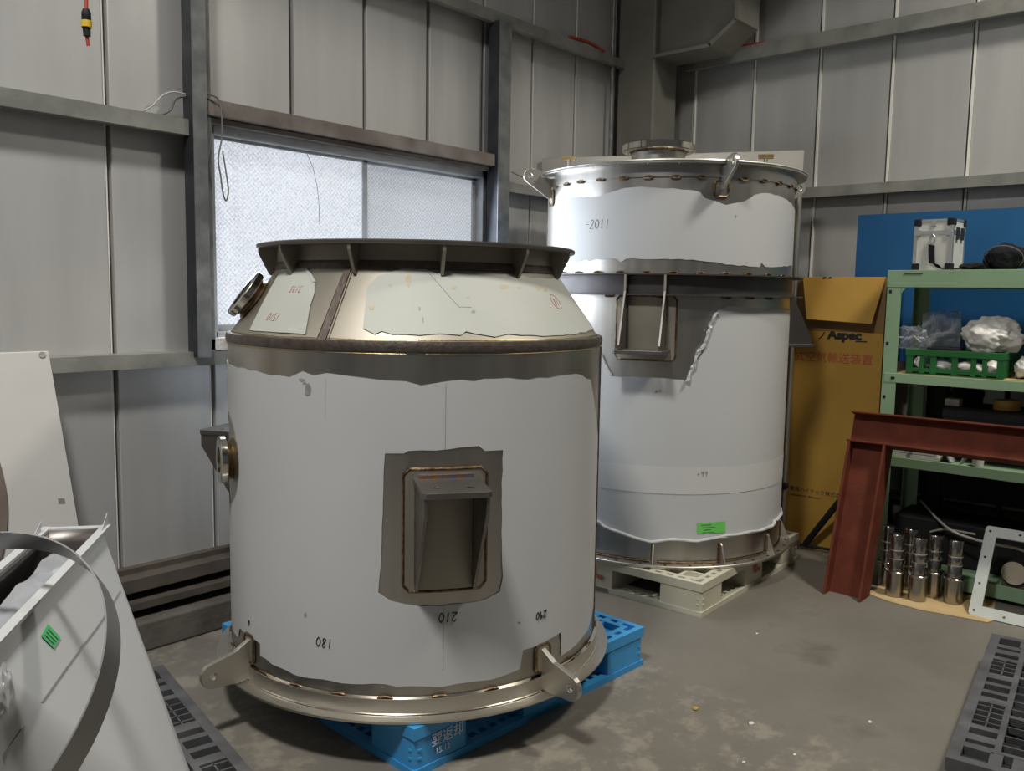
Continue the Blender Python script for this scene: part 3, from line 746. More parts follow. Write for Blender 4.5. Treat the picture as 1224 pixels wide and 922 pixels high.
wr(T1, '290', 646, 735, .022, R1, 0, 'ink', parent=film1)
wr(T1, '3193', 355, 346, .019, KA, KS, 'ink_red', parent=fB, w=.001)
wr(T1, '1510', 328, 379, .022, KA, KS, 'ink_red', parent=fB, w=.001)
wr(T1, '18', 663, 361, .020, KA, KS, 'ink_red', parent=fA, w=.0009)
q = T1.hit(663, 361, KA, KS); T1.bead('handwriting', circ_pts(q[0], q[1], 2.4, .022, 18), KA+.004, KS, .0009, 'ink_red', True, fA)
wr(T1, '6', 299, 745, .018, R1, 0, 'ink', parent=film1)
# support brackets (three, 120 degrees apart)
for k in range(3): bracket(T1, 7.2+120*k, R1, .842, .205, .185, .165, .315, -1, (.522, .875), .237)
# side nozzle
def nozzle(T, M, r_out, r_in, L, th, name='nozzle'):
    n = T.part(name, B().lathe([(r_in+.012, -.03), (r_in+.012, L), (r_in, L), (r_in, -.03)], 40, M=M), 'steel_lt')
    T.part('nozzle_flange', B().lathe([(r_in, L-.002), (r_out-.003, L-.002), (r_out, L+.001), (r_out, L+th-.003), (r_out-.004, L+th), (r_in, L+th)], 48, M=M), 'polish', n)
    T.part('nozzle_weld', B().lathe([(r_in+.011, -.005), (r_in+.024, .004), (r_in+.012, .012)], 36, M=M), 'weld_gold', n)
    T.part('flange_weld', B().lathe([(r_in+.011, L-.012), (r_in+.022, L-.002), (r_in+.011, L)], 36, M=M), 'weld', n)
    return n
a_ = rad(NZ[0]); d_ = Vector((math.cos(a_), math.sin(a_), 0))
nozzle(T1, frame(d_*R1+Vector((0, 0, NZ[1])), (-d_.y, d_.x, 0), (0, 0, 1)), .076, .042, .018, .020)
# cone nozzle, square to the cone
CNP = -73.0
a_ = rad(CNP); h_ = Vector((math.cos(a_), math.sin(a_), 0)); nrm = (h_*.813+Vector((0, 0, .582))).normalized()
zc = 1.333; pc = h_*(KA+KS*zc)+Vector((0, 0, zc)); tg = Vector((-h_.y, h_.x, 0))
nozzle(T1, frame(pc, tg, nrm.cross(tg)), .082, .050, .024, .022)
# lifting lugs at the bottom ring
for ph in (-54.3, 37.2, 126, 216):
    lug(T1, ph, {'poly': ([(R1+.004, .168), (R1+.05, .162)], [(R1+.055, .262), (R1+.004, .292)]), 'end': (.752, .206, .040), 'arc': range(-100, 61, 20)}, (.757, .206, .0115), .018)
    pd = [(ph-2.6, .228), (ph-1.8, .218), (ph+1.8, .218), (ph+2.6, .228), (ph+2.6, .290), (ph+1.8, .302), (ph-1.8, .302), (ph-2.6, .290)]
    pad = T1.film('lug_pad', pd, R1, 0, .001, 'steel_lt', jit=0, step=.01, thick=.006)
    T1.bead('pad_weld', pd, R1+.004, 0, .0055, 'weld', True, pad)

# ================================================================== tall tank
T2 = Tank('tall_tank', 'tall cylindrical stainless tank in white film standing on the cream pallet', (3.863, 2.353), .1485)
R2 = .606
T2.part('shell', B().lathe([(R2, .16), (R2, 1.945), (R2-.006, 1.945), (R2-.006, .16)], 128), 'steel')
T2.part('bottom_flange', B().lathe([(R2-.01, .150), (.658, .150), (.659, .153), (.659, .160), (.656, .1625), (R2-.01, .1625)], 128), 'steel_lt')
T2.bead('flange_weld', [(p_, .168) for p_ in range(0, 360, 3)], R2, 0, .006, 'weld', True)
bh = None
for k in range(36):
    ph = 3.5+10*k
    if bh is None:
        bh = obj('bolt_hole', B().lathe([(.0, 0), (.0075, 0), (.0075, .0012), (.0, .0012)], 10), 'black', T2.root, False); o = bh
    else: o = inst(bh, 'bolt_hole', T2.root)
    o.location = (.640*math.cos(rad(ph)), .640*math.sin(rad(ph)), .1628-T2.zb)
g0 = None
for k in range(12):
    ph = -1.5+29.5*k if k < 4 else -1.5+30*k
    if g0 is None:
        g0 = T2.part('base_gusset', B().plate([(R2-.002, .162), (.652, .162), (.652, .172), (.622, .245), (.613, .253), (R2-.002, .253)], .008, frame((0, 0, 0), (1, 0, 0), (0, 0, 1))), 'steel_lt', None, False, .001); o = g0
        gw = T2.part('gusset_weld', B().tube([(R2+.005, -.005, .17), (R2+.005, -.005, .25)], .006, 6), 'weld', g0)
    else:
        o = inst(g0, 'base_gusset', T2.root); inst(gw, 'gusset_weld', o)
    o.rotation_euler = (0, 0, rad(ph))
# top angle ring, lid and its nozzle
T2.part('angle_ring', B().lathe([(R2+.001, 1.888), (R2+.007, 1.888), (R2+.007, 1.938), (.657, 1.940), (.659, 1.942), (.659, 1.949), (R2+.001, 1.949)], 128), 'steel')
lid = T2.part('lid', B().lathe([(0, 1.9495), (.661, 1.9495), (.663, 1.952), (.661, 1.957), (.40, 1.966), (0, 1.972)], 128, closed=False), 'steel_lt')
bh2 = None
for k in range(30):
    ph = 4+12*k
    if bh2 is None:
        bh2 = obj('bolt_hole', B().lathe([(.0, 0), (.0055, 0), (.0055, -.0012), (.0, -.0012)], 10), 'polish', T2.root, False); o = bh2
    else: o = inst(bh2, 'bolt_hole', T2.root)
    o.location = (.642*math.cos(rad(ph)), .642*math.sin(rad(ph)), 1.9395-T2.zb)
stitch(T2, [-62, -51, -41, -30, -19, -8.5, 2.5, 13, 32, 43, 54, 66]+list(range(80, 290, 12)), 1.886, R2+.004, .020, .0055)
d_ = Vector((.0, -.058, .022))
n2 = T2.part('lid_nozzle', B().lathe([(.134, 1.96), (.134, 2.085), (.126, 2.085), (.126, 1.96)], 56, M=Matrix.Translation(d_)), 'steel', None)
nf = T2.part('nozzle_flange', B().lathe([(.126, 2.066), (.176, 2.066), (.180, 2.069), (.180, 2.097), (.176, 2.100), (.126, 2.100)], 64, M=Matrix.Translation(d_)), 'polish', n2)
T2.part('flange_weld', B().lathe([(.133, 2.056), (.145, 2.066), (.133, 2.066)], 48, M=Matrix.Translation(d_)), 'weld', n2)
for k in range(12):
    a_ = rad(15+30*k)
    T2.part('bolt_hole', B().cyl(d_+Vector((.162*math.cos(a_), .162*math.sin(a_), 2.0645)), d_+Vector((.162*math.cos(a_), .162*math.sin(a_), 2.0665)), .008, n=10), 'casemetal', n2)
for x in (680, 915):     # toggle bolts standing on the far side of the lid
    dr = ray(x, 200).xy.normalized(); P = dr*4.50; L_ = Matrix.Rotation(-T2.th, 2) @ (P-T2.c)
    tb = T2.part('toggle_bolt', B().cyl((L_.x, L_.y, 1.955), (L_.x, L_.y, 2.05), .010, n=12), 'steel_lt')
    T2.part('bolt_head', B().bx(L_.x-.012, L_.x+.012, L_.y-.036, L_.y+.036, 2.045, 2.066), 'weld_gold', tb, False, .002)
# stiffening channel ring
ZR0, ZR1 = 1.372, 1.468
T2.part('channel_ring', B().lathe([(R2+.001, ZR0), (.664, ZR0), (.664, ZR0+.006), (R2+.010, ZR0+.007), (R2+.010, ZR1-.007), (.664, ZR1-.006), (.664, ZR1), (R2+.001, ZR1)], 128), 'ring_dk')
stitch(T2, [-52, -41, -30, -19, -8, 3, 14, 25, 36, 48, 60]+list(range(75, 300, 14)), ZR1+.004, R2+.004, .020, .005)
stitch(T2, [-24, -2, 26, 38, 50], ZR0-.004, R2+.004, .020, .004)
BP2 = -7.8
for k in range(3):
    ph = BP2+120*k
    bracket(T2, ph, R2, 1.128, .185, .225, .175, .335, 1, (1.085, 1.37), .268, lip=.03)
    for s_ in (-1, 1):
        M = T2.radial(ph)
        T2.part('ring_gusset', B().plate([(R2+.008, ZR0+.006), (.662, ZR0+.006), (.662, ZR1-.006), (R2+.008, ZR1-.006)], .009, frame(M @ Vector((0, 0, s_*.0875)), M.col[0].xyz, (0, 0, 1))), 'steel_warm', None, False)
# films
t6 = lambda L: [(600+x/2.88, 140+y/2.88) for x, y in L]
ftop = px(T2, t6([(185, 285), (200, 277), (330, 275), (365, 262), (420, 245), (480, 240), (590, 245), (680, 258), (700, 280), (735, 290), (770, 303), (830, 292), (870, 268), (910, 262), (950, 270), (980, 285)]), R2, 0)
fbot = px(T2, t6([(180, 498), (250, 500), (290, 490), (300, 498), (320, 490), (395, 488), (410, 500), (430, 488), (560, 488), (680, 495), (740, 500), (770, 508), (850, 515), (885, 517), (892, 503), (905, 516), (960, 516)]), R2, 0)
bt_ = [(80+18*i, 1.80+rnd.uniform(-.015, .015)) for i in range(12)]; bb_ = [(80+18*i, 1.535+rnd.uniform(-.01, .01)) for i in range(12)]
ol = [(p_[0], p_[1]) for p_ in fbot]+bb_+list(reversed(bt_))+list(reversed(ftop))
f2a = T2.film('protective_film', ol, R2, 0, .002, 'film', jit=.004, label='upper band of white film with torn edges')
c2 = lambda L: [(720+x/5.1, 310+y/5.1) for x, y in L]
wl = px(T2, [(700, 395), (712, 412)], R2, 0)
wt = wl+px(T2, c2([(0, 580), (30, 650), (65, 712), (160, 716), (300, 722), (490, 735), (515, 745), (560, 640), (630, 530), (660, 430), (700, 310), (760, 285), (830, 285), (900, 292), (960, 295), (1000, 315), (1060, 305), (1110, 300)]), R2, 0)
wb = px(T2, [(711.7, 624), (734, 635), (774, 648), (806, 646), (831.7, 648), (857, 643.5), (891, 638), (918, 632), (924, 624)], R2, 0)
bt_ = [(80+17*i, 1.30+rnd.uniform(-.015, .015)) for i in range(12)]; bb_ = [(80+17*i, .30+rnd.uniform(-.01, .01)) for i in range(12)]
l0 = [(-80+13*i, .30) for i in range(3)]; lt = [(-80+13*i, 1.29) for i in range(3)]
ol = l0+wb+bb_+list(reversed(bt_))+list(reversed(wt))+list(reversed(lt))
f2b = T2.film('protective_film', ol, R2, 0, .002, 'film', [circ_pts(BP2+120, 1.22, 20, .10, 20), circ_pts(BP2+240, 1.22, 18, .10, 20)], jit=.004, label='lower sheet of white film cut away around the bracket')
T2.film('film_overlap', [(-80, .483), (200, .483), (200, .606), (-80, .606)], R2, 0, .0042, 'film_band', jit=.0008, step=.02, parent=f2b, thick=.0006)
# rolled, crumpled lower edge and fold
def crumple(pts, r, name, T, par, n=3):
    b_ = B(); sp = spline(pts, 10)
    for q in range(n):
        P = []
        for i, v in enumerate(sp):
            w_ = Vector((noise.noise(Vector((i*.21, q*7.7, 0))), noise.noise(Vector((i*.21, q*7.7, 5))), noise.noise(Vector((i*.17, q*7.7, 9)))))
            P.append(v+w_*r*1.3)
        b_.tube(P, r*(.5+.35*rnd.random()), 7)
    return T.part(name, b_, 'film', par)
lowp = [T2.at(p_[0], p_[1]+.006, R2+.009) for p_ in wb]+[T2.at(80+17*i, .305, R2+.008) for i in range(4)]
crumple([T2.at(-60, .30, R2+.008), T2.at(-43, .298, R2+.008)]+lowp, .007, 'rolled_film_edge', T2, f2b)
up2 = [T2.at(T2.hit(x, y, R2, 0)[0], T2.hit(x, y, R2, 0)[1], R2+.012) for x, y in c2([(510, 740), (545, 670), (575, 580), (610, 530), (640, 450), (655, 400), (690, 325)])]
crumple(up2, .009, 'folded_film_edge', T2, f2b)
crumple([T2.at(T2.hit(x, y, R2, 0)[0], T2.hit(x, y, R2, 0)[1], R2+.007) for x, y in c2([(0, 585), (30, 655), (64, 712)])], .004, 'folded_film_edge', T2, f2b, 2)
wr(T2, '-2011', 714, 268, .040, R2, 0, 'ink_dim', flip=False, parent=f2a, w=.0013)
wr(T2, 'o+', 787, 467, .022, R2, 0, 'ink_dim', flip=False, parent=f2b, w=.001)
wr(T2, '+99', 839, 567, .026, R2, 0, 'ink', flip=False, parent=f2b, w=.0014)
wr(T2, 'o', 879, 258, .018, R2, 0, 'ink_dim', flip=False, parent=f2a, w=.0009)
q = [T2.hit(x, y, R2, 0) for x, y in [(833, 638), (866.5, 636), (866, 623), (833, 625)]]
stk = T2.film('sticker', q, R2, 0, .005, 'tag', jit=0, step=.02, parent=f2b, thick=.0004, label='bright green handwritten sticker')
for j in range(4):
    b_ = B(); zz = q[3][1]-.011-.0115*j; p0 = q[0][0]+(1.2 if j else 1.5); L_ = [5.2, 6.6, 3.6, 6.4][j]; st_ = [0, .8, 1.6, .9][j]
    pts = [T2.at(p0+st_+i*L_/40*.9, zz+.003*noise.noise(Vector((i*1.3, j*4.0, 0)))*1.8+.0012*(i/40), R2+.0062) for i in range(41)]
    b_.tube(pts, .0006, 4); T2.part('handwriting', b_, 'ink', stk) if False else obj('handwriting', b_, 'ink', stk, True, -T2.zb)
for ph in (-67.5, 21.8, 112, 202):
    lug(T2, ph, {'poly': ([(R2+.006, 1.838), (R2+.02, 1.834)], [(.665, 1.965), (.664, 1.937), (R2+.006, 1.930)]), 'end': (.716, 1.940, .036), 'arc': range(-55, 116, 17)}, (.720, 1.942, .012), .016)
    pd = [(ph-3.0, 1.815), (ph-2.0, 1.805), (ph+2.0, 1.805), (ph+3.0, 1.815), (ph+3.0, 1.860), (ph+2.0, 1.872), (ph-2.0, 1.872), (ph-3.0, 1.860)]
    pad = T2.film('lug_pad', pd, R2, 0, .001, 'steel', jit=0, step=.01, thick=.004)
    T2.bead('pad_weld', pd, R2+.003, 0, .006, 'weld', True, pad)

# ------------------------------------------------------------------ stand behind the tall tank
e1 = ray(648, 190).xy.normalized()*5.127; e2 = ray(961, 180).xy.normalized()*4.95
st = thing('steel_stand', 'slim stainless stand with a top sheet behind the tall tank', 'stand', (e2.x, e2.y, 0))
loc = lambda v, z: Vector((v.x-e2.x, v.y-e2.y, z))
dr = (e1-e2).normalized(); nr = Vector((-dr.y, dr.x))
if nr.dot(e2) < 0: nr = -nr
b = B()
def quad_solid(b_, pts, th, nv):
    A_ = [b_.bm.verts.new(p_) for p_ in pts]; C_ = [b_.bm.verts.new(p_+nv*th) for p_ in pts]; n = len(pts)
    b_.bm.faces.new(A_); b_.bm.faces.new(list(reversed(C_)))
    for i in range(n): b_.bm.faces.new((A_[i], C_[i], C_[(i+1) % n], A_[(i+1) % n]))
n3 = Vector((nr.x, nr.y, 0))
quad_solid(b, [loc(e2, 2.0), loc(e2, 2.15), loc(e1, 2.15), loc(e1, 2.0)], .004, n3)
quad_solid(b, [loc(e2, 2.149), loc(e2+nr*.07, 2.149), loc(e1+nr*.05, 2.149), loc(e1, 2.149)], .004, Vector((0, 0, 1)))
obj('top_sheet', b, 'steel_lt', st, False)
P = ray(952, 300).xy.normalized()*5.0
obj('pole', B().cyl(loc(P, 0), loc(P, 2.15), .016), 'steel_lt', st)
P2 = Vector((4.12, 3.0))
obj('pole', B().cyl(loc(P2, 0), loc(P2, 2.15), .016), 'steel_lt', st)
obj('pole_knob', B().cyl(loc(P, .335)-Vector((.035, 0, 0)), loc(P, .335)+Vector((.0, 0, 0)), .022, .022, 12), 'black', st)

# ------------------------------------------------------------------ film-covered hopper in the left foreground
HZ0, HZ1 = .121, .72
S = Vector((.696, 2.043)); ea = Vector((.6, .8)); eb = Vector((.8, -.6)); HL, HW, HR = .42, .065, .36
hop = thing('film_covered_hopper', 'white film-covered slot-to-round hopper on a black pallet beside the wall board', 'hopper', (S.x, S.y, HZ0))
def hop_pt(t, v, inset=0.):
    """t angle 0..2pi in hopper axes (0 = along the slot), v 0 bottom .. 1 top"""
    ca, sa_ = math.cos(t), math.sin(t)
    # corner fan
    tx = (HL-inset)*(1 if ca > 0 else -1); ty = (HW-inset)*(1 if sa_ > 0 else -1)
    bx_, by_ = (HR-inset)*ca, (HR-inset)*sa_
    x = bx_+(tx-bx_)*v; y = by_+(ty-by_)*v
    p_ = ea*x+eb*y
    return Vector((p_.x, p_.y, (HZ1-HZ0)*v))
def hop_shell(inset):
    b_ = B(); n = 96; m_ = 14; G = []
    ts = [2*PI*(i+.5)/n for i in range(n)]
    for i in range(n): G.append([b_.bm.verts.new(hop_pt(ts[i], j/m_, inset)) for j in range(m_+1)])
    for i in range(n):
        for j in range(m_):
            try: b_.bm.faces.new((G[i][j], G[(i+1) % n][j], G[(i+1) % n][j+1], G[i][j+1]))
            except ValueError: pass
    bmesh.ops.remove_doubles(b_.bm, verts=b_.bm.verts, dist=.0004)
    return b_
ho = obj('hopper_wall', hop_shell(0), 'film', hop, True)
ho.data.materials.append(MT['steel_dk']); md = ho.modifiers.new('thickness', 'SOLIDIFY'); md.thickness = .004; md.offset = -1; md.material_offset = 1
MH = lambda x, y, z: Vector((ea.x*x+eb.x*y, ea.y*x+eb.y*y, z-HZ0))
b = B()
FR = Matrix((Vector((ea.x, ea.y, 0)), Vector((eb.x, eb.y, 0)), Vector((0, 0, 1)))).transposed().to_4x4()
for y0, y1 in ((HW-.002, HW+.020), (-HW-.020, -HW+.002)): b.bx(-HL-.02, HL+.02, y0, y1, HZ1-HZ0-.004, HZ1-HZ0+.0035, FR)
for x0, x1 in ((HL-.002, HL+.020), (-HL-.020, -HL+.002)): b.bx(x0, x1, -HW+.002, HW-.002, HZ1-HZ0-.003, HZ1-HZ0+.002, FR)
obj('slot_rim', b, 'film', hop, False)
# torn film tab standing up at the far corner of the rim
b = B(); quad_solid(b, [MH(HL-.06, HW+.012, HZ1), MH(HL+.02, HW+.012, HZ1), MH(HL+.022, HW+.010, HZ1+.035)], .0015, Vector((eb.x, eb.y, 0)))
obj('film_tab', b, 'film', hop, False)
b = B(); quad_solid(b, [MH(HL-.10, -HW-.012, HZ1), MH(HL-.03, -HW-.012, HZ1), MH(HL-.028, -HW-.010, HZ1+.03)], .0015, Vector((eb.x, eb.y, 0)))
obj('film_tab', b, 'film', hop, False)
# clear plastic stuffed in the slot
b = B(); G = []
for i in range(40):
    row = []
    for j in range(7):
        x = -HL+.04+i*(2*HL-.08)/39; y = -HW+.012+j*(2*HW-.024)/6
        z = HZ1-.075+.35*abs(y)*.8+.022*noise.noise(Vector((x*9+y*20, y*40, 1.3)))+.008*noise.noise(Vector((x*14, y*120, 4)))
        row.append(b.bm.verts.new(MH(x, y, z)))
    G.append(row)
for i in range(39):
    for j in range(6): b.bm.faces.new((G[i][j], G[i+1][j], G[i+1][j+1], G[i][j+1]))
obj('plastic_liner', b, 'clear', hop)
# seam line on the face, sticker: projected on the hopper wall
from mathutils.bvhtree import BVHTree
bpy.context.view_layer.update()
bv = BVHTree.FromPolygons([hop.matrix_world @ v.co for v in ho.data.vertices], [list(p_.vertices) for p_ in ho.data.polygons])
def hop_hit(x, y, off=.002):
    h_, n_, _, _ = bv.ray_cast(Vector((0, 0, CAMH)), ray(x, y).normalized())
    if h_ is None: return None
    if n_.dot(ray(x, y)) > 0: n_ = -n_
    return h_+n_*off-hop.location, n_
sm = [hop_hit(x, y, .002) for x, y in [(2, 903), (25, 872), (50, 838), (75, 803), (95, 776), (115, 750), (130, 728), (143, 706)]]
sm = [s_[0] for s_ in sm if s_]
if len(sm) > 2: obj('film_cut', B().tube(sm, .0012, 5), 'ink_dim', hop)
qs = [hop_hit(x, y, .002) for x, y in [(48, 761), (56, 747), (71, 763), (63, 776)]]
if all(qs):
    b = B(); quad_solid(b, [s_[0] for s_ in qs], .0008, qs[0][1]); sk = obj('sticker', b, 'tag2', hop, False, label='small green handwritten sticker')
    A_, B_, C_, D_ = [s_[0]+s_[1]*.0015 for s_ in qs]
    b = B()
    for j, f_ in enumerate((.3, .55, .8)):
        P = [A_.lerp(D_, .15+.75*i/20).lerp(B_.lerp(C_, .15+.75*i/20), 1-f_+.07*noise.noise(Vector((i*1.1, j*5., 2)))) for i in range(21)]
        b.tube(P, .0008, 4)
    obj('handwriting', b, 'ink', sk)
# crumpled white film scrap hanging at the left edge
h_ = hop_hit(1, 825, .014)
if h_:
    tag(obj('film_scrap', B().blob(h_[0]+hop.location, (.012, .013, .042), .5, 2.2, 3, 4), 'film'), 'crumpled white film scrap stuck on the hopper face', 'film scrap')

# steel hoop looped over the hopper slot
hc = Vector((.365, 1.79, .61)); hn = Vector((-.55, -.24, .80)).normalized()
Mh = frame(hc, Vector((1, 0, 0))-hn*hn.x, hn.cross(Vector((1, 0, 0))-hn*hn.x))
hoop = obj('steel_hoop', B().lathe([(.405, -.055), (.4085, -.055), (.4085, 0), (.405, 0)], 120, M=Mh @ Matrix.Rotation(0, 4, 'Z')), 'hoop')
tag(hoop, 'thin rolled stainless hoop leaning over the slot of the hopper', 'hoop')

# white board leaning on the left wall, brown disc in front of it
b = B(); wbT, wbB = 3.192, 2.96
quad_solid(b, [Vector((-.6, wbB, 0)), Vector((1.262, wbB, 0)), Vector((1.205, wbT, 1.142)), Vector((-.6, wbT, 1.142))], .012, Vector((0, .98, .2)))
bd_ = obj('white_board', b, 'white', None, False)
tag(bd_, 'large plain white board leaning on the left wall', 'board')
def on_board(x, y):
    n_ = Vector((0, -(1.142), -(wbB-wbT))).normalized(); d = ray(x, y); p0 = Vector((0, wbB, 0)); t = (p0-Vector((0, 0, CAMH))).dot(n_)/d.dot(n_)
    return Vector((0, 0, CAMH))+d*t
tp = on_board(50, 424)
obj('corner_screw', B().cyl(tp-Vector((0, .006, 0)), tp+Vector((0, .004, 0)), .010, n=12), 'peel', bd_)
tp = [on_board(x, y)-Vector((0, .0015, 0)) for x, y in [(69, 596), (77, 596), (78, 602), (70, 602)]]
b = B(); quad_solid(b, tp, .001, Vector((0, 1, 0))); obj('grey_patch', b, 'residue', bd_, False)
dc = on_board(-268, 628); dn = Vector((0, -1.142, wbT-wbB)).normalized(); dc = dc+dn*.003
Rd = (dc.z-.121)/math.sqrt(1-dn.z**2)
Md = frame(dc, (1, 0, 0), dn.cross(Vector((1, 0, 0))))
tag(obj('round_plate', B().lathe([(0, 0), (Rd, 0), (Rd, .012), (0, .012)], 96, M=Md, closed=False), 'brown_disc'), 'brown-grey round plate standing against the white board', 'plate')

# ------------------------------------------------------------------ right side: shelf rack
SX, SY, SD, SWD = 4.37, 1.43, .46, 1.25
sh = thing('steel_shelf', 'sage green steel shelf rack against the right wall', 'shelf', (SX+SD/2, SY-SWD/2, 0))
ol_ = Vector((SX+SD/2, SY-SWD/2, 0))
def sb(name, x0, x1, y0, y1, z0, z1, m_='green', par=None, bev=.002): return obj(name, B().bx(x0-ol_.x, x1-ol_.x, y0-ol_.y, y1-ol_.y, z0, z1), m_, par or sh, False, bevel=bev)
for sx in (0, 1):
    for sy in (0, 1):
        X = SX if not sx else SX+SD; Y = SY if not sy else SY-SWD
        dx = 1 if not sx else -1; dy = -1 if not sy else 1
        b = B(); x_, y_ = X-ol_.x, Y-ol_.y
        b.bx(min(x_, x_+dx*.003), max(x_, x_+dx*.003), min(y_, y_+dy*.068), max(y_, y_+dy*.068), 0, 1.51)
        b.bx(min(x_, x_+dx*.04), max(x_, x_+dx*.04), min(y_, y_+dy*.003), max(y_, y_+dy*.003), 0, 1.51)
        po = obj('post', b, 'green', sh, False)
        # rounded corner gusset under the top beam
        if not sx:
            r_ = .045; gp = [(y_+dy*.066, 1.435), (y_+dy*(.068+r_), 1.435)]+[(y_+dy*(.068+r_-r_*math.sin(rad(t))), 1.435-r_+r_*math.cos(rad(t))) for t in range(0, 91, 15)]+[(y_+dy*.066, 1.435-r_)]
            obj('corner_gusset', B().plate(gp, .003, frame((x_+dx*.0015, 0, 0), (0, 1, 0), (0, 0, 1))), 'green', po, False)
            for z_ in (1.48, 1.455, 1.41, 1.16, .9, .5, .2):
                obj('slot_hole', B().bx(x_-.0012, x_+.001, y_+dy*.018-.006, y_+dy*.018+.006, z_-.008, z_+.008), 'black', po, False)
for z0, z1, t in ((1.43, 1.512, 0), (.972, 1.018, 1), (.565, .612, 2), (.02, .085, 3)):
    s_ = sb('shelf_board', SX+.004, SX+SD-.004, SY-SWD+.004, SY-.004, z1-.006, z1-.001, 'green' if t != 1 else 'green')
    sb('front_beam', SX-.002, SX+.002, SY-SWD+(.0 if t else 0), SY-(.0 if t == 0 else .012), z0, z1, 'green', s_)
    sb('back_beam', SX+SD-.002, SX+SD+.002, SY-SWD, SY, z0, z1, 'green', s_)
    if t: obj('slot_hole', B().bx(SX-.0045-ol_.x, SX-.001-ol_.x, SY-.062-ol_.y, SY-.045-ol_.y, (z0+z1)/2-.006, (z0+z1)/2+.006), 'black', s_, False)
sb('slot_hole', SX-.0045, SX-.001, SY-.16, SY-.075, 1.492, 1.498, 'dirty_steel')
# cardboard sheet on the middle shelf
tag(obj('shelf_liner', B().bx(SX+.02, SX+SD-.02, SY-SWD+.03, SY-.03, 1.0175, 1.0225), 'card_pale', None, False), 'thin brown cardboard sheet lining the shelf under the green crate', 'cardboard')
# blue board behind the rack (two leaning sheets)
tag(obj('blue_board', B().bx(4.93, 4.955, .0, 1.790, 1.04, 1.835), 'bluepanel', None, False), 'large blue board standing behind the green shelf rack', 'board')
sup = tag(obj('board_ledge', B().bx(4.86, 5.0, .0, 1.79, 1.00, 1.04), 'dirty_steel', None, False), 'dark ledge carrying the blue board along the wall', 'ledge')
obj('ledge_leg', B().bx(4.88, 4.98, 1.27, 1.36, 0, 1.0), 'black', sup, False)
obj('ledge_leg', B().bx(4.88, 4.98, .2, .28, 0, 1.0), 'black', sup, False)
obj('ledge_leg', B().bx(4.90, 4.93, .98, 1.0, 0, 1.0), 'black', sup, False)
obj('ledge_rail', B().bx(4.89, 4.97, .0, 1.79, .34, .46), 'black', sup, False)

# aluminium case
ca = thing('flight_case', 'small white aluminium case with black corners on top of the rack', 'case', (4.47, 1.235, 1.511), rad(-4))
cw, cd, ch = .172, .15, .236      # along y, along x, high
obj('case_body', B().bx(-cd/2, cd/2, -cw/2, cw/2, 0, ch*.74), 'casealu', ca, False, bevel=.003)
obj('case_lid', B().bx(-cd/2, cd/2, -cw/2, cw/2, ch*.745, ch), 'casealu', ca, False, bevel=.003)
b = B()
for y in (-cw/2, cw/2):
    for z in (0, ch):
        pass
for x in (-cd/2, cd/2):
    for y in (-cw/2, cw/2): b.bx(x-.006 if x < 0 else x-.010, x+.010 if x < 0 else x+.006, y-.002 if y < 0 else y-.014, y+.014 if y < 0 else y+.002, .0, ch)
b.bx(-cd/2-.003, cd/2+.003, -cw/2-.002, cw/2+.002, ch*.70, ch*.785); b.bx(-cd/2-.003, cd/2+.003, -cw/2-.002, cw/2+.002, ch-.012, ch+.001)
obj('edge_trim', b, 'casemetal', ca, False, bevel=.001)
for x in (-1, 1):
    for y in (-1, 1):
        for z in (0, 1):
            obj('corner_cap', B().bx(-.017, .017, -.017, .017, -.017, .017), 'black', ca, False, bevel=.005).location = (x*(cd/2-.009), y*(cw/2-.012), .0165 if not z else ch-.013)
for y in (-1, 1): obj('clasp', B().plate([(-.012, -.014), (.006, -.014), (.016, 0), (.006, .014), (-.012, .014)], .006, frame((-cd/2-.005, -y*(cw/2-.016), ch*.74), (0, y*-1, 0), (0, 0, 1))), 'casemetal', ca, False)
for x in (-1, 1): obj('latch', B().bx(x*.03-.012, x*.03+.012, -cw/2-.010, -cw/2, ch*.60, ch*.84), 'post', ca, False, bevel=.002)
obj('top_clip', B().bx(-cd/2-.006, -cd/2, -.010, .010, ch*.87, ch+.001), 'casemetal', ca, False, bevel=.002)
obj('strap_ring', B().tube([(-cd/2-.008, .0, ch*.70), (-cd/2-.012, .012, ch*.64), (-cd/2-.012, .004, ch*.52), (-cd/2-.012, -.008, ch*.56), (-cd/2-.01, -.01, ch*.66)], .004, 6, True), 'casemetal', ca)
b = B(); sp = spline([(-cd/2-.010, .004, ch*.50), (-cd/2-.014, .0, ch*.32), (-cd/2-.016, -.006, ch*.14), (-cd/2-.020, -.020, .03), (-cd/2-.012, -.05, .006), (-.055, -.10, .006), (-.02, -.16, .012)], 6)
V_ = []
for v in sp: V_.append([b.bm.verts.new(v+Vector((s1*.002, s2*.014, s2*.003))) for s1, s2 in ((-1, -1), (1, -1), (1, 1), (-1, 1))])
for i in range(len(V_)-1):
    for k in range(4): b.bm.faces.new((V_[i][k], V_[i][(k+1) % 4], V_[i+1][(k+1) % 4], V_[i+1][k]))
obj('strap', b, 'fabric', ca)
# black bag
bg_ = thing('black_bag', 'rolled black fabric bag lying on top of the rack beside the case', 'bag', (4.50, .985, 1.512))
obj('bag_body', B().blob((0, -.03, .055), (.075, .088, .060), .16, 1.6, 4, 2, flat=-.055), 'fabric', bg_)
obj('bag_flap', B().blob((-.03, .088, .016), (.055, .064, .018), .3, 2.2, 3, 5, flat=-.015), 'fabric', bg_)
obj('zip_piping', B().tube([(-.080*math.cos(t)*.55-.045, -.03+.080*math.sin(t), .055+.052*math.cos(t)) for t in [2*PI*i/30 for i in range(30)]], .0022, 5, True), 'cord_dk', bg_)

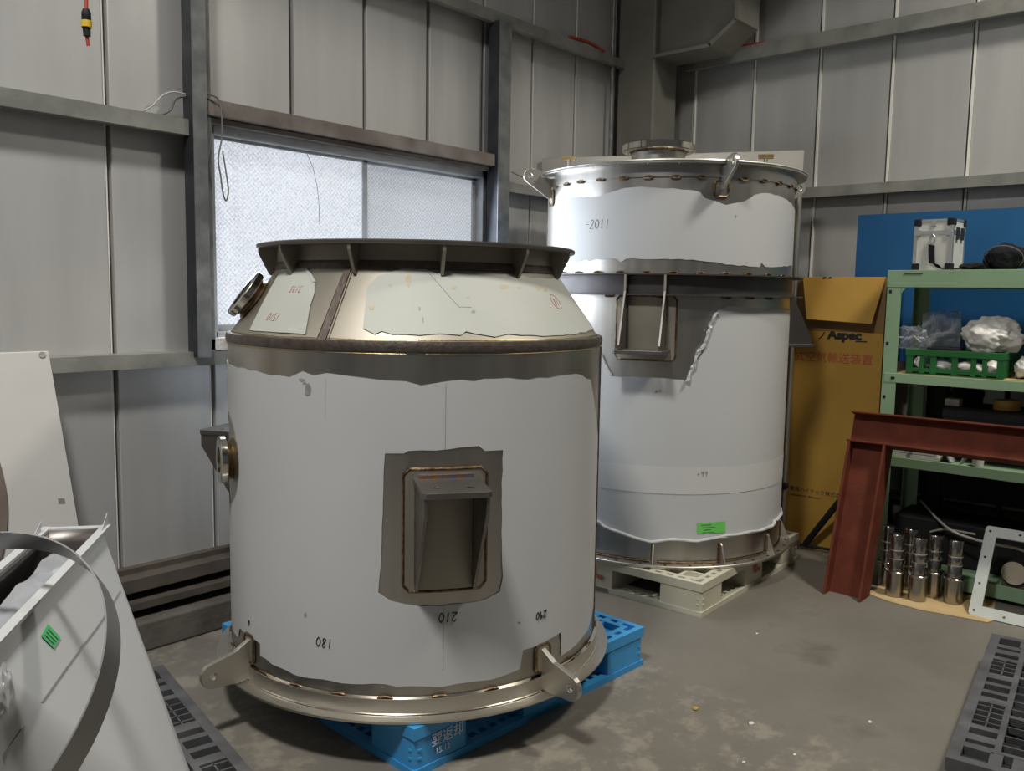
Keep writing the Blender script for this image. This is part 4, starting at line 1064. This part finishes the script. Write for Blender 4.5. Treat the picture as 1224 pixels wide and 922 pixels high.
# green crate on the middle shelf
cy0, cy1, cz0, chh = 1.325, .905, 1.0235, .115; cx0, cx1 = 4.385, 4.685
cr = thing('plastic_crate', 'low green plastic crate full of bags on the shelf', 'crate', ((cx0+cx1)/2, (cy0+cy1)/2, cz0))
hw_, hd_ = (cy0-cy1)/2, (cx1-cx0)/2
obj('crate_base', B().bx(-hd_, hd_, -hw_, hw_, 0, .008), 'crate', cr, False)
def crate_wall(fn):
    b_ = B(); return b_
for side in range(4):
    ln = hw_ if side % 2 == 0 else hd_; dp = hd_ if side % 2 == 0 else hw_
    Rz = Matrix.Rotation(side*PI/2, 4, 'Z'); b = B(); od = side % 2; cut = .0065*od
    b.bx(-dp, -dp+.006, -ln+cut, ln-cut, .0, .026, Rz); b.bx(-dp-.004, -dp+.008, -ln-.004+.0125*od, ln+.004-.0125*od, chh-.030, chh, Rz)
    for f_, w_ in ((-1, .030), (-.62, .010), (-.40, .012), (-.02, .014), (.42, .014), (.66, .012), (1, .030)):
        b.bx(-dp-.001, -dp+.005, max(-ln+cut, f_*ln-w_), min(ln-cut, f_*ln+w_), .001, chh-.01, Rz)
    obj('crate_wall', b, 'crate', cr, False, bevel=.0015)
# contents
for i, (y, x, w_, h_) in enumerate(((1.27, 4.44, .03, .075), (1.18, 4.43, .05, .06), (1.06, 4.44, .06, .055), (.965, 4.44, .035, .065))):
    tag(obj('wrapped_part', B().blob((x, y, cz0+.01+h_/2), (.035, w_, h_/2), .2, 2, 3, i+3), 'plaswhite'), ['tall white wrapped part in the crate below the clear bags', 'wide white wrapped part in the crate under the black plate', 'longest white wrapped part in the middle of the crate', 'small white wrapped part in the crate under the white bag'][i], 'parcel', 'wrapped parts inside the crate')
tag(obj('dark_plate', B().bx(4.384, 4.512, 1.10, 1.235, cz0+.1148, cz0+.127), 'black', None, False, bevel=.002), 'flat black plate lying on top of the green crate', 'plate')
tag(obj('plastic_bag', B().blob((4.50, .985, cz0+.182), (.095, .122, .085), .26, 1.5, 5, 9, flat=-.0675), 'plaswhite'), 'crumpled opaque white plastic bag bulging on the green crate', 'plastic bag')
tag(obj('plastic_bag', B().blob((4.50, .835, cz0+.050), (.07, .045, .050), .3, 1.8, 4, 12, flat=-.050), 'plaswhite'), 'small white plastic bag slumped between the crate and the rack end', 'plastic bag')
def sheet(name, o0, ux, uy, nx, ny, amp, fr, seed, th=.0006, m_='clear'):
    b_ = B(); G = []; nn = ux.cross(uy).normalized()
    for i in range(nx+1):
        row = []
        for j in range(ny+1):
            p_ = o0+ux*(i/nx)+uy*(j/ny); k = noise.fractal(p_*fr+Vector((seed, 0, 0)), 1, 2, 3)
            row.append(b_.bm.verts.new(p_+nn*k*amp))
        G.append(row)
    for i in range(nx):
        for j in range(ny): b_.bm.faces.new((G[i][j], G[i+1][j], G[i+1][j+1], G[i][j+1]))
    o_ = obj(name, b_, m_, None, False); md_ = o_.modifiers.new('thickness', 'SOLIDIFY'); md_.thickness = th; return o_
tag(sheet('clear_bag', Vector((4.525, 1.305, cz0+.06)), Vector((.03, -.17, .02)), Vector((.03, .01, .225)), 16, 18, .05, 9, 3), 'stiff clear plastic bag standing upright in the green crate', 'plastic bag')
tag(obj('clear_bag', B().blob((4.435, 1.320, cz0+.157), (.034, .072, .055), .45, 2.0, 4, 21, flat=-.043), 'clear'), 'crumpled clear plastic bag spilling over the crate end', 'plastic bag')

# things on the lower shelf
zl = .6125
for i, (w_, z_) in enumerate(((.20, 0), (.17, .022))):
    bo = tag(obj('white_strip_stack', B().bx(4.385, 4.505, 1.38-w_-.02*i-.03, 1.38-.02*i, zl+z_, zl+z_+.019), 'white', None, False, bevel=.001), ['lower flat white board tied with grey tape on the shelf', 'upper flat white board tied with grey tape on the shelf'][i], 'board')
    obj('tape_band', B().bx(4.383, 4.507, 1.28-.01*i, 1.295-.01*i, zl+z_-.0003, zl+z_+.0197), 'residue', bo, False)
tag(obj('ochre_roll', B().lathe([(.030, 0), (.058, 0), (.058, .045), (.030, .045)], 40, M=Matrix.Translation((4.582, .922, .866))), 'ochre'), 'ochre adhesive tape roll on the shelf box behind the red beam', 'tape roll')
bx_ = thing('dark_carton', 'dark carton on the shelf behind the red beam', 'carton', (4.60, .92, zl))
obj('carton_body', B().bx(-.082, .17, -.30, .26, 0, .2525), 'black', bx_, False, bevel=.003); obj('carton_lid', B().bx(-.085, .173, -.303, .263, .20, .2535), 'black', bx_, False)
tag(obj('black_hood', B().blob((4.685, 1.12, .865+.035), (.08, .075, .085), .12, 1.5, 4, 6, flat=-.034), 'fabric'), 'rounded black hood resting on the dark carton', 'hood')
tag(obj('white_carton', B().bx(4.53, 4.59, 1.115, 1.18, .8662, .9), 'casealu', None, False, bevel=.002), 'tiny white carton in front of the black hood', 'carton')
for i, (y, s1) in enumerate(((1.150, .02), (1.099, -.02), (1.06, .025))):
    tag(obj('thin_bracket', B().bx(-.04, .04, -.003, .003, 0, .05, Matrix.Translation((4.425, y, zl+.0012)) @ Matrix.Rotation(rad(25 if s1 > 0 else -30), 4, 'X')), 'framegrey', None, False), 'thin pale metal bracket leaning on the shelf among others', 'bracket', 'thin brackets on the lower shelf')
tag(obj('paper_cup', B().lathe([(.0, 0), (.022, 0), (.028, .05), (.026, .05), (.02, .004), (0, .004)], 24, closed=False, M=Matrix.Translation((4.395, .985, zl))), 'plaswhite'), 'small white cup on the shelf below the red beam', 'cup')
# bottom level: dark machine parts and a bright round bar end
tag(obj('dark_bundle', B().bx(4.52, 4.80, .25, 1.38, .0855, .30), 'black', None, False, bevel=.01), 'dark bulky crate on the bottom shelf', 'crate')
tag(obj('round_bar', B().cyl((4.36, .80, .155), (4.50, .80, .155), .052, n=40), 'polish'), 'short bright round steel bar lying on the bottom shelf', 'bar')
tag(obj('bar_cradle', B().bx(4.378, 4.50, .75, .85, .0845, .108), 'dirty_steel', None, False), 'small dark cradle block under the round steel bar', 'block')
rp = spline([at_x(1100, 598, 4.888), at_x(1110, 609, 4.64), at_x(1122, 622, 4.48), at_x(1140, 636, 4.42), at_x(1165, 645, 4.385), at_x(1190, 651, 4.375), at_x(1222, 658, 4.367), at_x(1262, 678, 4.363), at_x(1290, 700, 4.362)], 8)
tag(obj('pale_rope', B().tube(rp, .006, 7), 'rope'), 'pale rope hanging slack across the bottom of the rack', 'rope')
rp = spline([at_x(1112, 636, 4.516), at_x(1128, 633, 4.49), at_x(1150, 636, 4.455), at_x(1166, 639, 4.445)], 8)
tag(obj('pale_rope', B().tube(rp, .005, 7), 'rope'), 'short pale rope end looping behind the steel shafts', 'rope')

# ------------------------------------------------------------------ tall cardboard box
bxr = thing('cardboard_box', 'tall ochre cardboard box with red lettering beside the shelf rack', 'box', (4.78, 1.80, 0))
X0, X1, Y0, Y1, ZB = 4.62-4.78, .06, 1.515-1.80, 2.12-1.80, 1.485
obj('box_body', B().bx(X0, X1, Y0, Y1, 0, 1.20), 'card', bxr, False, bevel=.004)
obj('box_top', B().bx(X0-.002, X1, Y0-.002, Y1, 1.20, ZB-.004), 'card_shade', bxr, False, bevel=.003)  # darker brown than the body: shadow under the flap put into the colour
# folded-down front flap
fp = [(1.555-1.80, 1.247), (1.897-1.80, 1.262), (1.95-1.80, ZB), (1.515-1.80, ZB)]
b = B(); fv = [Vector((X0-(.014+.055*(ZB-z)/.24), y, z)) for y, z in fp]
quad_solid(b, fv, .006, Vector((1, 0, .2)).normalized())
obj('box_flap', b, 'card', bxr, False)
for y in (1.80, 1.83): obj('slot_hole', B().bx(X0-.018, X0-.01, y-1.80-.008, y-1.80+.008, ZB-.004, ZB+.001), 'black', bxr, False)
fy = frame((X0-.001, 0, 0), (0, -1, 0), (0, 0, 1))
def boxtext(s_, y, z, size, m_, bold=0, al='LEFT', sx=1.): return text('lettering', s_, size, frame((X0-.0006, y-1.80, z), (0, -1, 0), (0, 0, 1)), m_, bxr, bold, al, .0004, sx)
boxtext('吸引式空気輸送装置', 1.558, 1.054, .0605, 'red_print', .0, 'RIGHT', 1.0)
boxtext('Aspec', 1.802, 1.180, .064, 'black_print', .0036, 'LEFT', 1.12)
obj('logo_tail', B().bx(X0-.001, X0, 1.595-1.80, 1.655-1.80, 1.148, 1.155), 'black_print', bxr, False)
boxtext('ノ', 1.86, 1.172, .05, 'black_print', .001)
boxtext('東洋ハイテック株式会社', 1.972, .318, .0285, 'black_print', .0)
boxtext('大阪(06)6394-0977  東京(03)3811', 1.970, .285, .0125, 'black_print')

# black stand leg on the floor in front of the box
A_ = at_x(963, 650, 4.575); C_ = at_x(1003, 600, 4.50)
lg = tag(obj('stand_leg', B().cyl(A_, C_, .017, n=14), 'black'), 'black tube leg propped between floor and cardboard box', 'leg')
obj('foot_bar', B().cyl(A_+Vector((-.005, .03, -.009)), A_+Vector((.015, -.22, -.009)), .008, n=10), 'black', lg)

# ------------------------------------------------------------------ red steel frame leaning on the rack
org = at_z(982.6, 710, 0)-Vector((0, .087, 0))
rd = thing('red_steel_frame', 'red-oxide painted steel beam frame leaning against the shelf rack', 'frame', org)
lean = Vector((.262, 0, .84)).normalized(); side = Vector((0, 1, 0)); nrmF = side.cross(lean)      # towards -x/up
if nrmF.x > 0: nrmF = -nrmF
def FB(u, v, w): return side*u+lean*v-nrmF*w      # u sideways, v up the slope, w depth from the front edge
def fbox(b_, u0, u1, v0, v1, w0, w1, sk=(0, 0)):
    vs_ = []
    for w in (w0, w1):
        for v in (v0, v1):
            for u in (u0, u1):
                vs_.append(b_.bm.verts.new(FB(u, v, w)))
    for f_ in ((0, 2, 3, 1), (4, 5, 7, 6), (0, 1, 5, 4), (2, 6, 7, 3), (0, 4, 6, 2), (1, 3, 7, 5)): b_.bm.faces.new([vs_[i] for i in f_])
hl = .732; bh_ = .148; tf = .009; fd = .12
b = B(); fbox(b, .075, .087, 0, hl, 0, fd); fbox(b, -.087, -.075, 0, hl, 0, fd); fbox(b, -.076, .076, 0, hl, fd*.5-.004, fd*.5+.004)
obj('beam_leg', b, 'red', rd, False, bevel=.002)
b = B(); L0, L1 = .095, -1.25
fbox(b, L1, L0, hl, hl+tf, 0, fd); fbox(b, L1, L0, hl+bh_-tf, hl+bh_, 0, fd); fbox(b, L1, L0, hl+tf-.001, hl+bh_-tf+.001, fd*.5-.004, fd*.5+.004)
obj('cross_beam', b, 'red', rd, False, bevel=.002)
b = B(); fbox(b, -1.23, -1.218, 0, hl, 0, fd); fbox(b, -1.08, -1.068, 0, hl, 0, fd); fbox(b, -1.22, -1.07, 0, hl, fd*.5-.004, fd*.5+.004)
obj('beam_leg', b, 'red', rd, False, bevel=.002)

# ------------------------------------------------------------------ turned shafts on flat cardboard, flange frame
cdp = [at_z(x, y, .004) for x, y in [(1036, 709), (1060, 694), (1150, 704), (1190, 718), (1187, 742), (1180, 744), (1150, 738), (1100, 729), (1060, 718)]]
b = B(); quad_solid(b, cdp, .003, Vector((0, 0, -1))); tag(obj('flat_cardboard', b, 'card_pale', None, False), 'flat torn cardboard on the floor under the steel shafts', 'cardboard')
lab = ['bright stepped steel shaft at the back against the rack post', 'bright stepped steel shaft nearest the red beam leg at the front', 'bright stepped steel shaft hidden behind its front neighbours', 'bright stepped steel shaft in the middle of the front row', 'slim bright stepped steel shaft in the gap before the rack', 'bright stepped steel shaft nearest the rectangular flange frame']
spots = [(1058, 703), (1068.5, 715.5), (1085, 707), (1095.5, 721), (1114.2, 716.5), (1138.4, 724.5)]
proto = None
for i, (x, y) in enumerate(spots):
    P = at_z(x, y, 0); d = P.xy.normalized(); P = Vector((P.x+d.x*.038, P.y+d.y*.038, .0045))
    t_ = thing('steel_shaft', lab[i], 'shaft', P, 0, 'turned steel shafts on the cardboard')
    if proto is None:
        proto = [obj('shaft_base', B().lathe([(0, 0), (.037, 0), (.039, .002), (.039, .109), (.037, .111), (0, .111)], 40, closed=False), 'shaft', t_),
                 obj('shaft_collar', B().lathe([(0, .111), (.045, .111), (.046, .113), (.046, .118), (.044, .120), (0, .120)], 40, closed=False), 'shaft', t_),
                 obj('shaft_body', B().lathe([(.030, .120), (.030, .172), (.0285, .174), (.0285, .176), (.030, .178), (.030, .213), (.0285, .215), (.0285, .217), (.029, .219), (.029, .288), (.027, .291), (0, .291)], 40, closed=False), 'shaft', t_),
                 obj('shaft_groove', B().lathe([(.0285, .173), (.0312, .174), (.0312, .177), (.0285, .178)], 32), 'casemetal', t_),
                 obj('shaft_groove', B().lathe([(.0285, .214), (.0312, .215), (.0312, .218), (.0285, .219)], 32), 'casemetal', t_)]
    else:
        for p_ in proto: inst(p_, p_.name.split('.')[0], t_)
# rectangular flange frame leaning on the rack
f0 = at_z(1157, 735, 0); ft = at_x(1174, 628, 4.335)
upv = (Vector((ft.x-f0.x, 0, ft.z))); fh = upv.length; upv.normalize()
fwid = .62; bw = .048
Mf = frame(Vector((f0.x, f0.y, 0)), (0, -1, 0), upv)
def rr(x0, x1, y0, y1, r):
    out = []
    for cx, cy, a0 in ((x1-r, y0+r, -90), (x1-r, y1-r, 0), (x0+r, y1-r, 90), (x0+r, y0+r, 180)):
        out += [(cx+r*math.cos(rad(a0+t)), cy+r*math.sin(rad(a0+t))) for t in (0, 30, 60, 90)]
    return out
hs = [rr(bw, fwid-bw, bw, fh-bw, .002)]
for k in range(4):
    yy = bw*.5+k*(fh-bw)/3; hs += [circle(bw*.42, yy, .006, 8)]
for k in range(1, 6):
    xx = bw*.5+k*(fwid-bw)/5.; hs += [circle(xx, bw*.42, .006, 8), circle(xx, fh-bw*.42, .006, 8)]
ffr = obj('flange_frame', B().plate(rr(0, fwid, 0, fh, .015), .010, Mf, hs), 'framegrey', None, False)
ffr.location = (0, 0, .001)
tag(ffr, 'pale grey rectangular bolted flange frame leaning against the rack', 'frame')

# ------------------------------------------------------------------ cables
def cable(name, pts, r, m_, label, cat='cable'): return tag(obj(name, B().tube(spline(pts, 8), r, 7), m_), label, cat)
cable('loop_cable', [at_y(x, y, Y) for x, y, Y in [(236, 112, 3.19), (250, 113, 3.17), (262, 120, 3.165), (265, 140, 3.16), (265, 165, 3.16), (261, 190, 3.16), (264, 212, 3.16), (266, 228, 3.16), (270, 240, 3.16), (273, 228, 3.16), (270, 205, 3.16), (266, 180, 3.16)]], .0032, 'cord_dk', 'thin grey cable looping down in front of the window')
cable('wall_cable', [at_y(x, y, Y) for x, y, Y in [(140, 128, 3.24), (165, 133, 3.24), (180, 128, 3.24), (195, 114, 3.24), (208, 110, 3.23), (222, 113, 3.22)]], .0035, 'cord', 'pale thin cable resting on the girt beside the window post')
cable('wall_cable', [at_y(x, y, Y) for x, y, Y in [(190, 138, 3.24), (203, 132, 3.24), (210, 118, 3.23), (222, 115, 3.22)]], .005, 'cord_dk', 'darker cable curving from the girt up to the window post')
cable('red_cable', [at_y(x, y, 3.245) for x, y in [(680, 44), (695, 48), (708, 53), (722, 62)]], .010, 'redcord', 'red hose lying on the high girt of the left wall')
cable('red_cable', [at_x(x, y, 5.09) for x, y in [(815, 72), (835, 66), (855, 61), (880, 56), (898, 53), (915, 51)]], .009, 'redcord', 'red hose lying on the high girt under the column bracket')
cable('grey_wire', [at_y(x, y, 3.25) for x, y in [(612, 206), (625, 212), (640, 217), (650, 219)]], .003, 'cord_dk', 'thin dark wire sagging between the window post and tall tank')
# hanging cord with connector
Pc = ray(104, 30).normalized()*2.35+Vector((0, 0, CAMH))
Pc = ray(103.5, 29).normalized()*2.6+Vector((0, 0, CAMH))
hcd = thing('hanging_cord', 'red hanging cord with black and yellow inline connector', 'cord', (Pc.x, Pc.y, Pc.z))
CS = .62
obj('cord', B().tube([(0.005, -.005, TOPZ-Pc.z), (.004, -.004, .3), (.001, -.001, .06), (0, 0, .025)], .0048, 8), 'redcord', hcd)
obj('connector_body', B().lathe([(r_*CS, z_*CS) for r_, z_ in [(.006, -.050), (.014, -.047), (.015, -.020), (.017, -.018), (.017, .018), (.018, .020), (.018, .044), (.012, .060), (.007, .062)]], 20, closed=False, caps=True), 'black', hcd)
obj('connector_ring', B().lathe([(r_*CS, z_*CS) for r_, z_ in [(.0175, -.014), (.0205, -.012), (.0205, .012), (.0175, .014)]], 20), 'yellow', hcd)
obj('cord_tail', B().tube([(0, 0, -.028), (.001, 0, -.040), (.003, .001, -.052)], .0045, 8), 'redcord', hcd)

# small chips on the floor
for i, (x, y, s_) in enumerate([(898, 866, .010), (831, 848, .012), (889, 912, .006), (905, 758, .006), (1040, 864, .007), (950, 903, .006)]):
    P = at_z(x, y, 0)
    tag(obj('floor_chip', B().blob((P.x, P.y, s_*.3), (s_, s_*.8, s_*.4), .4, 2, 2, i), 'white' if i != 1 else 'ochre'), 'tiny pale chip of debris on the concrete floor' if i != 1 else 'tiny ochre scrap on the scuffed concrete floor', 'debris', 'pale chips on the floor' if i != 1 else None)
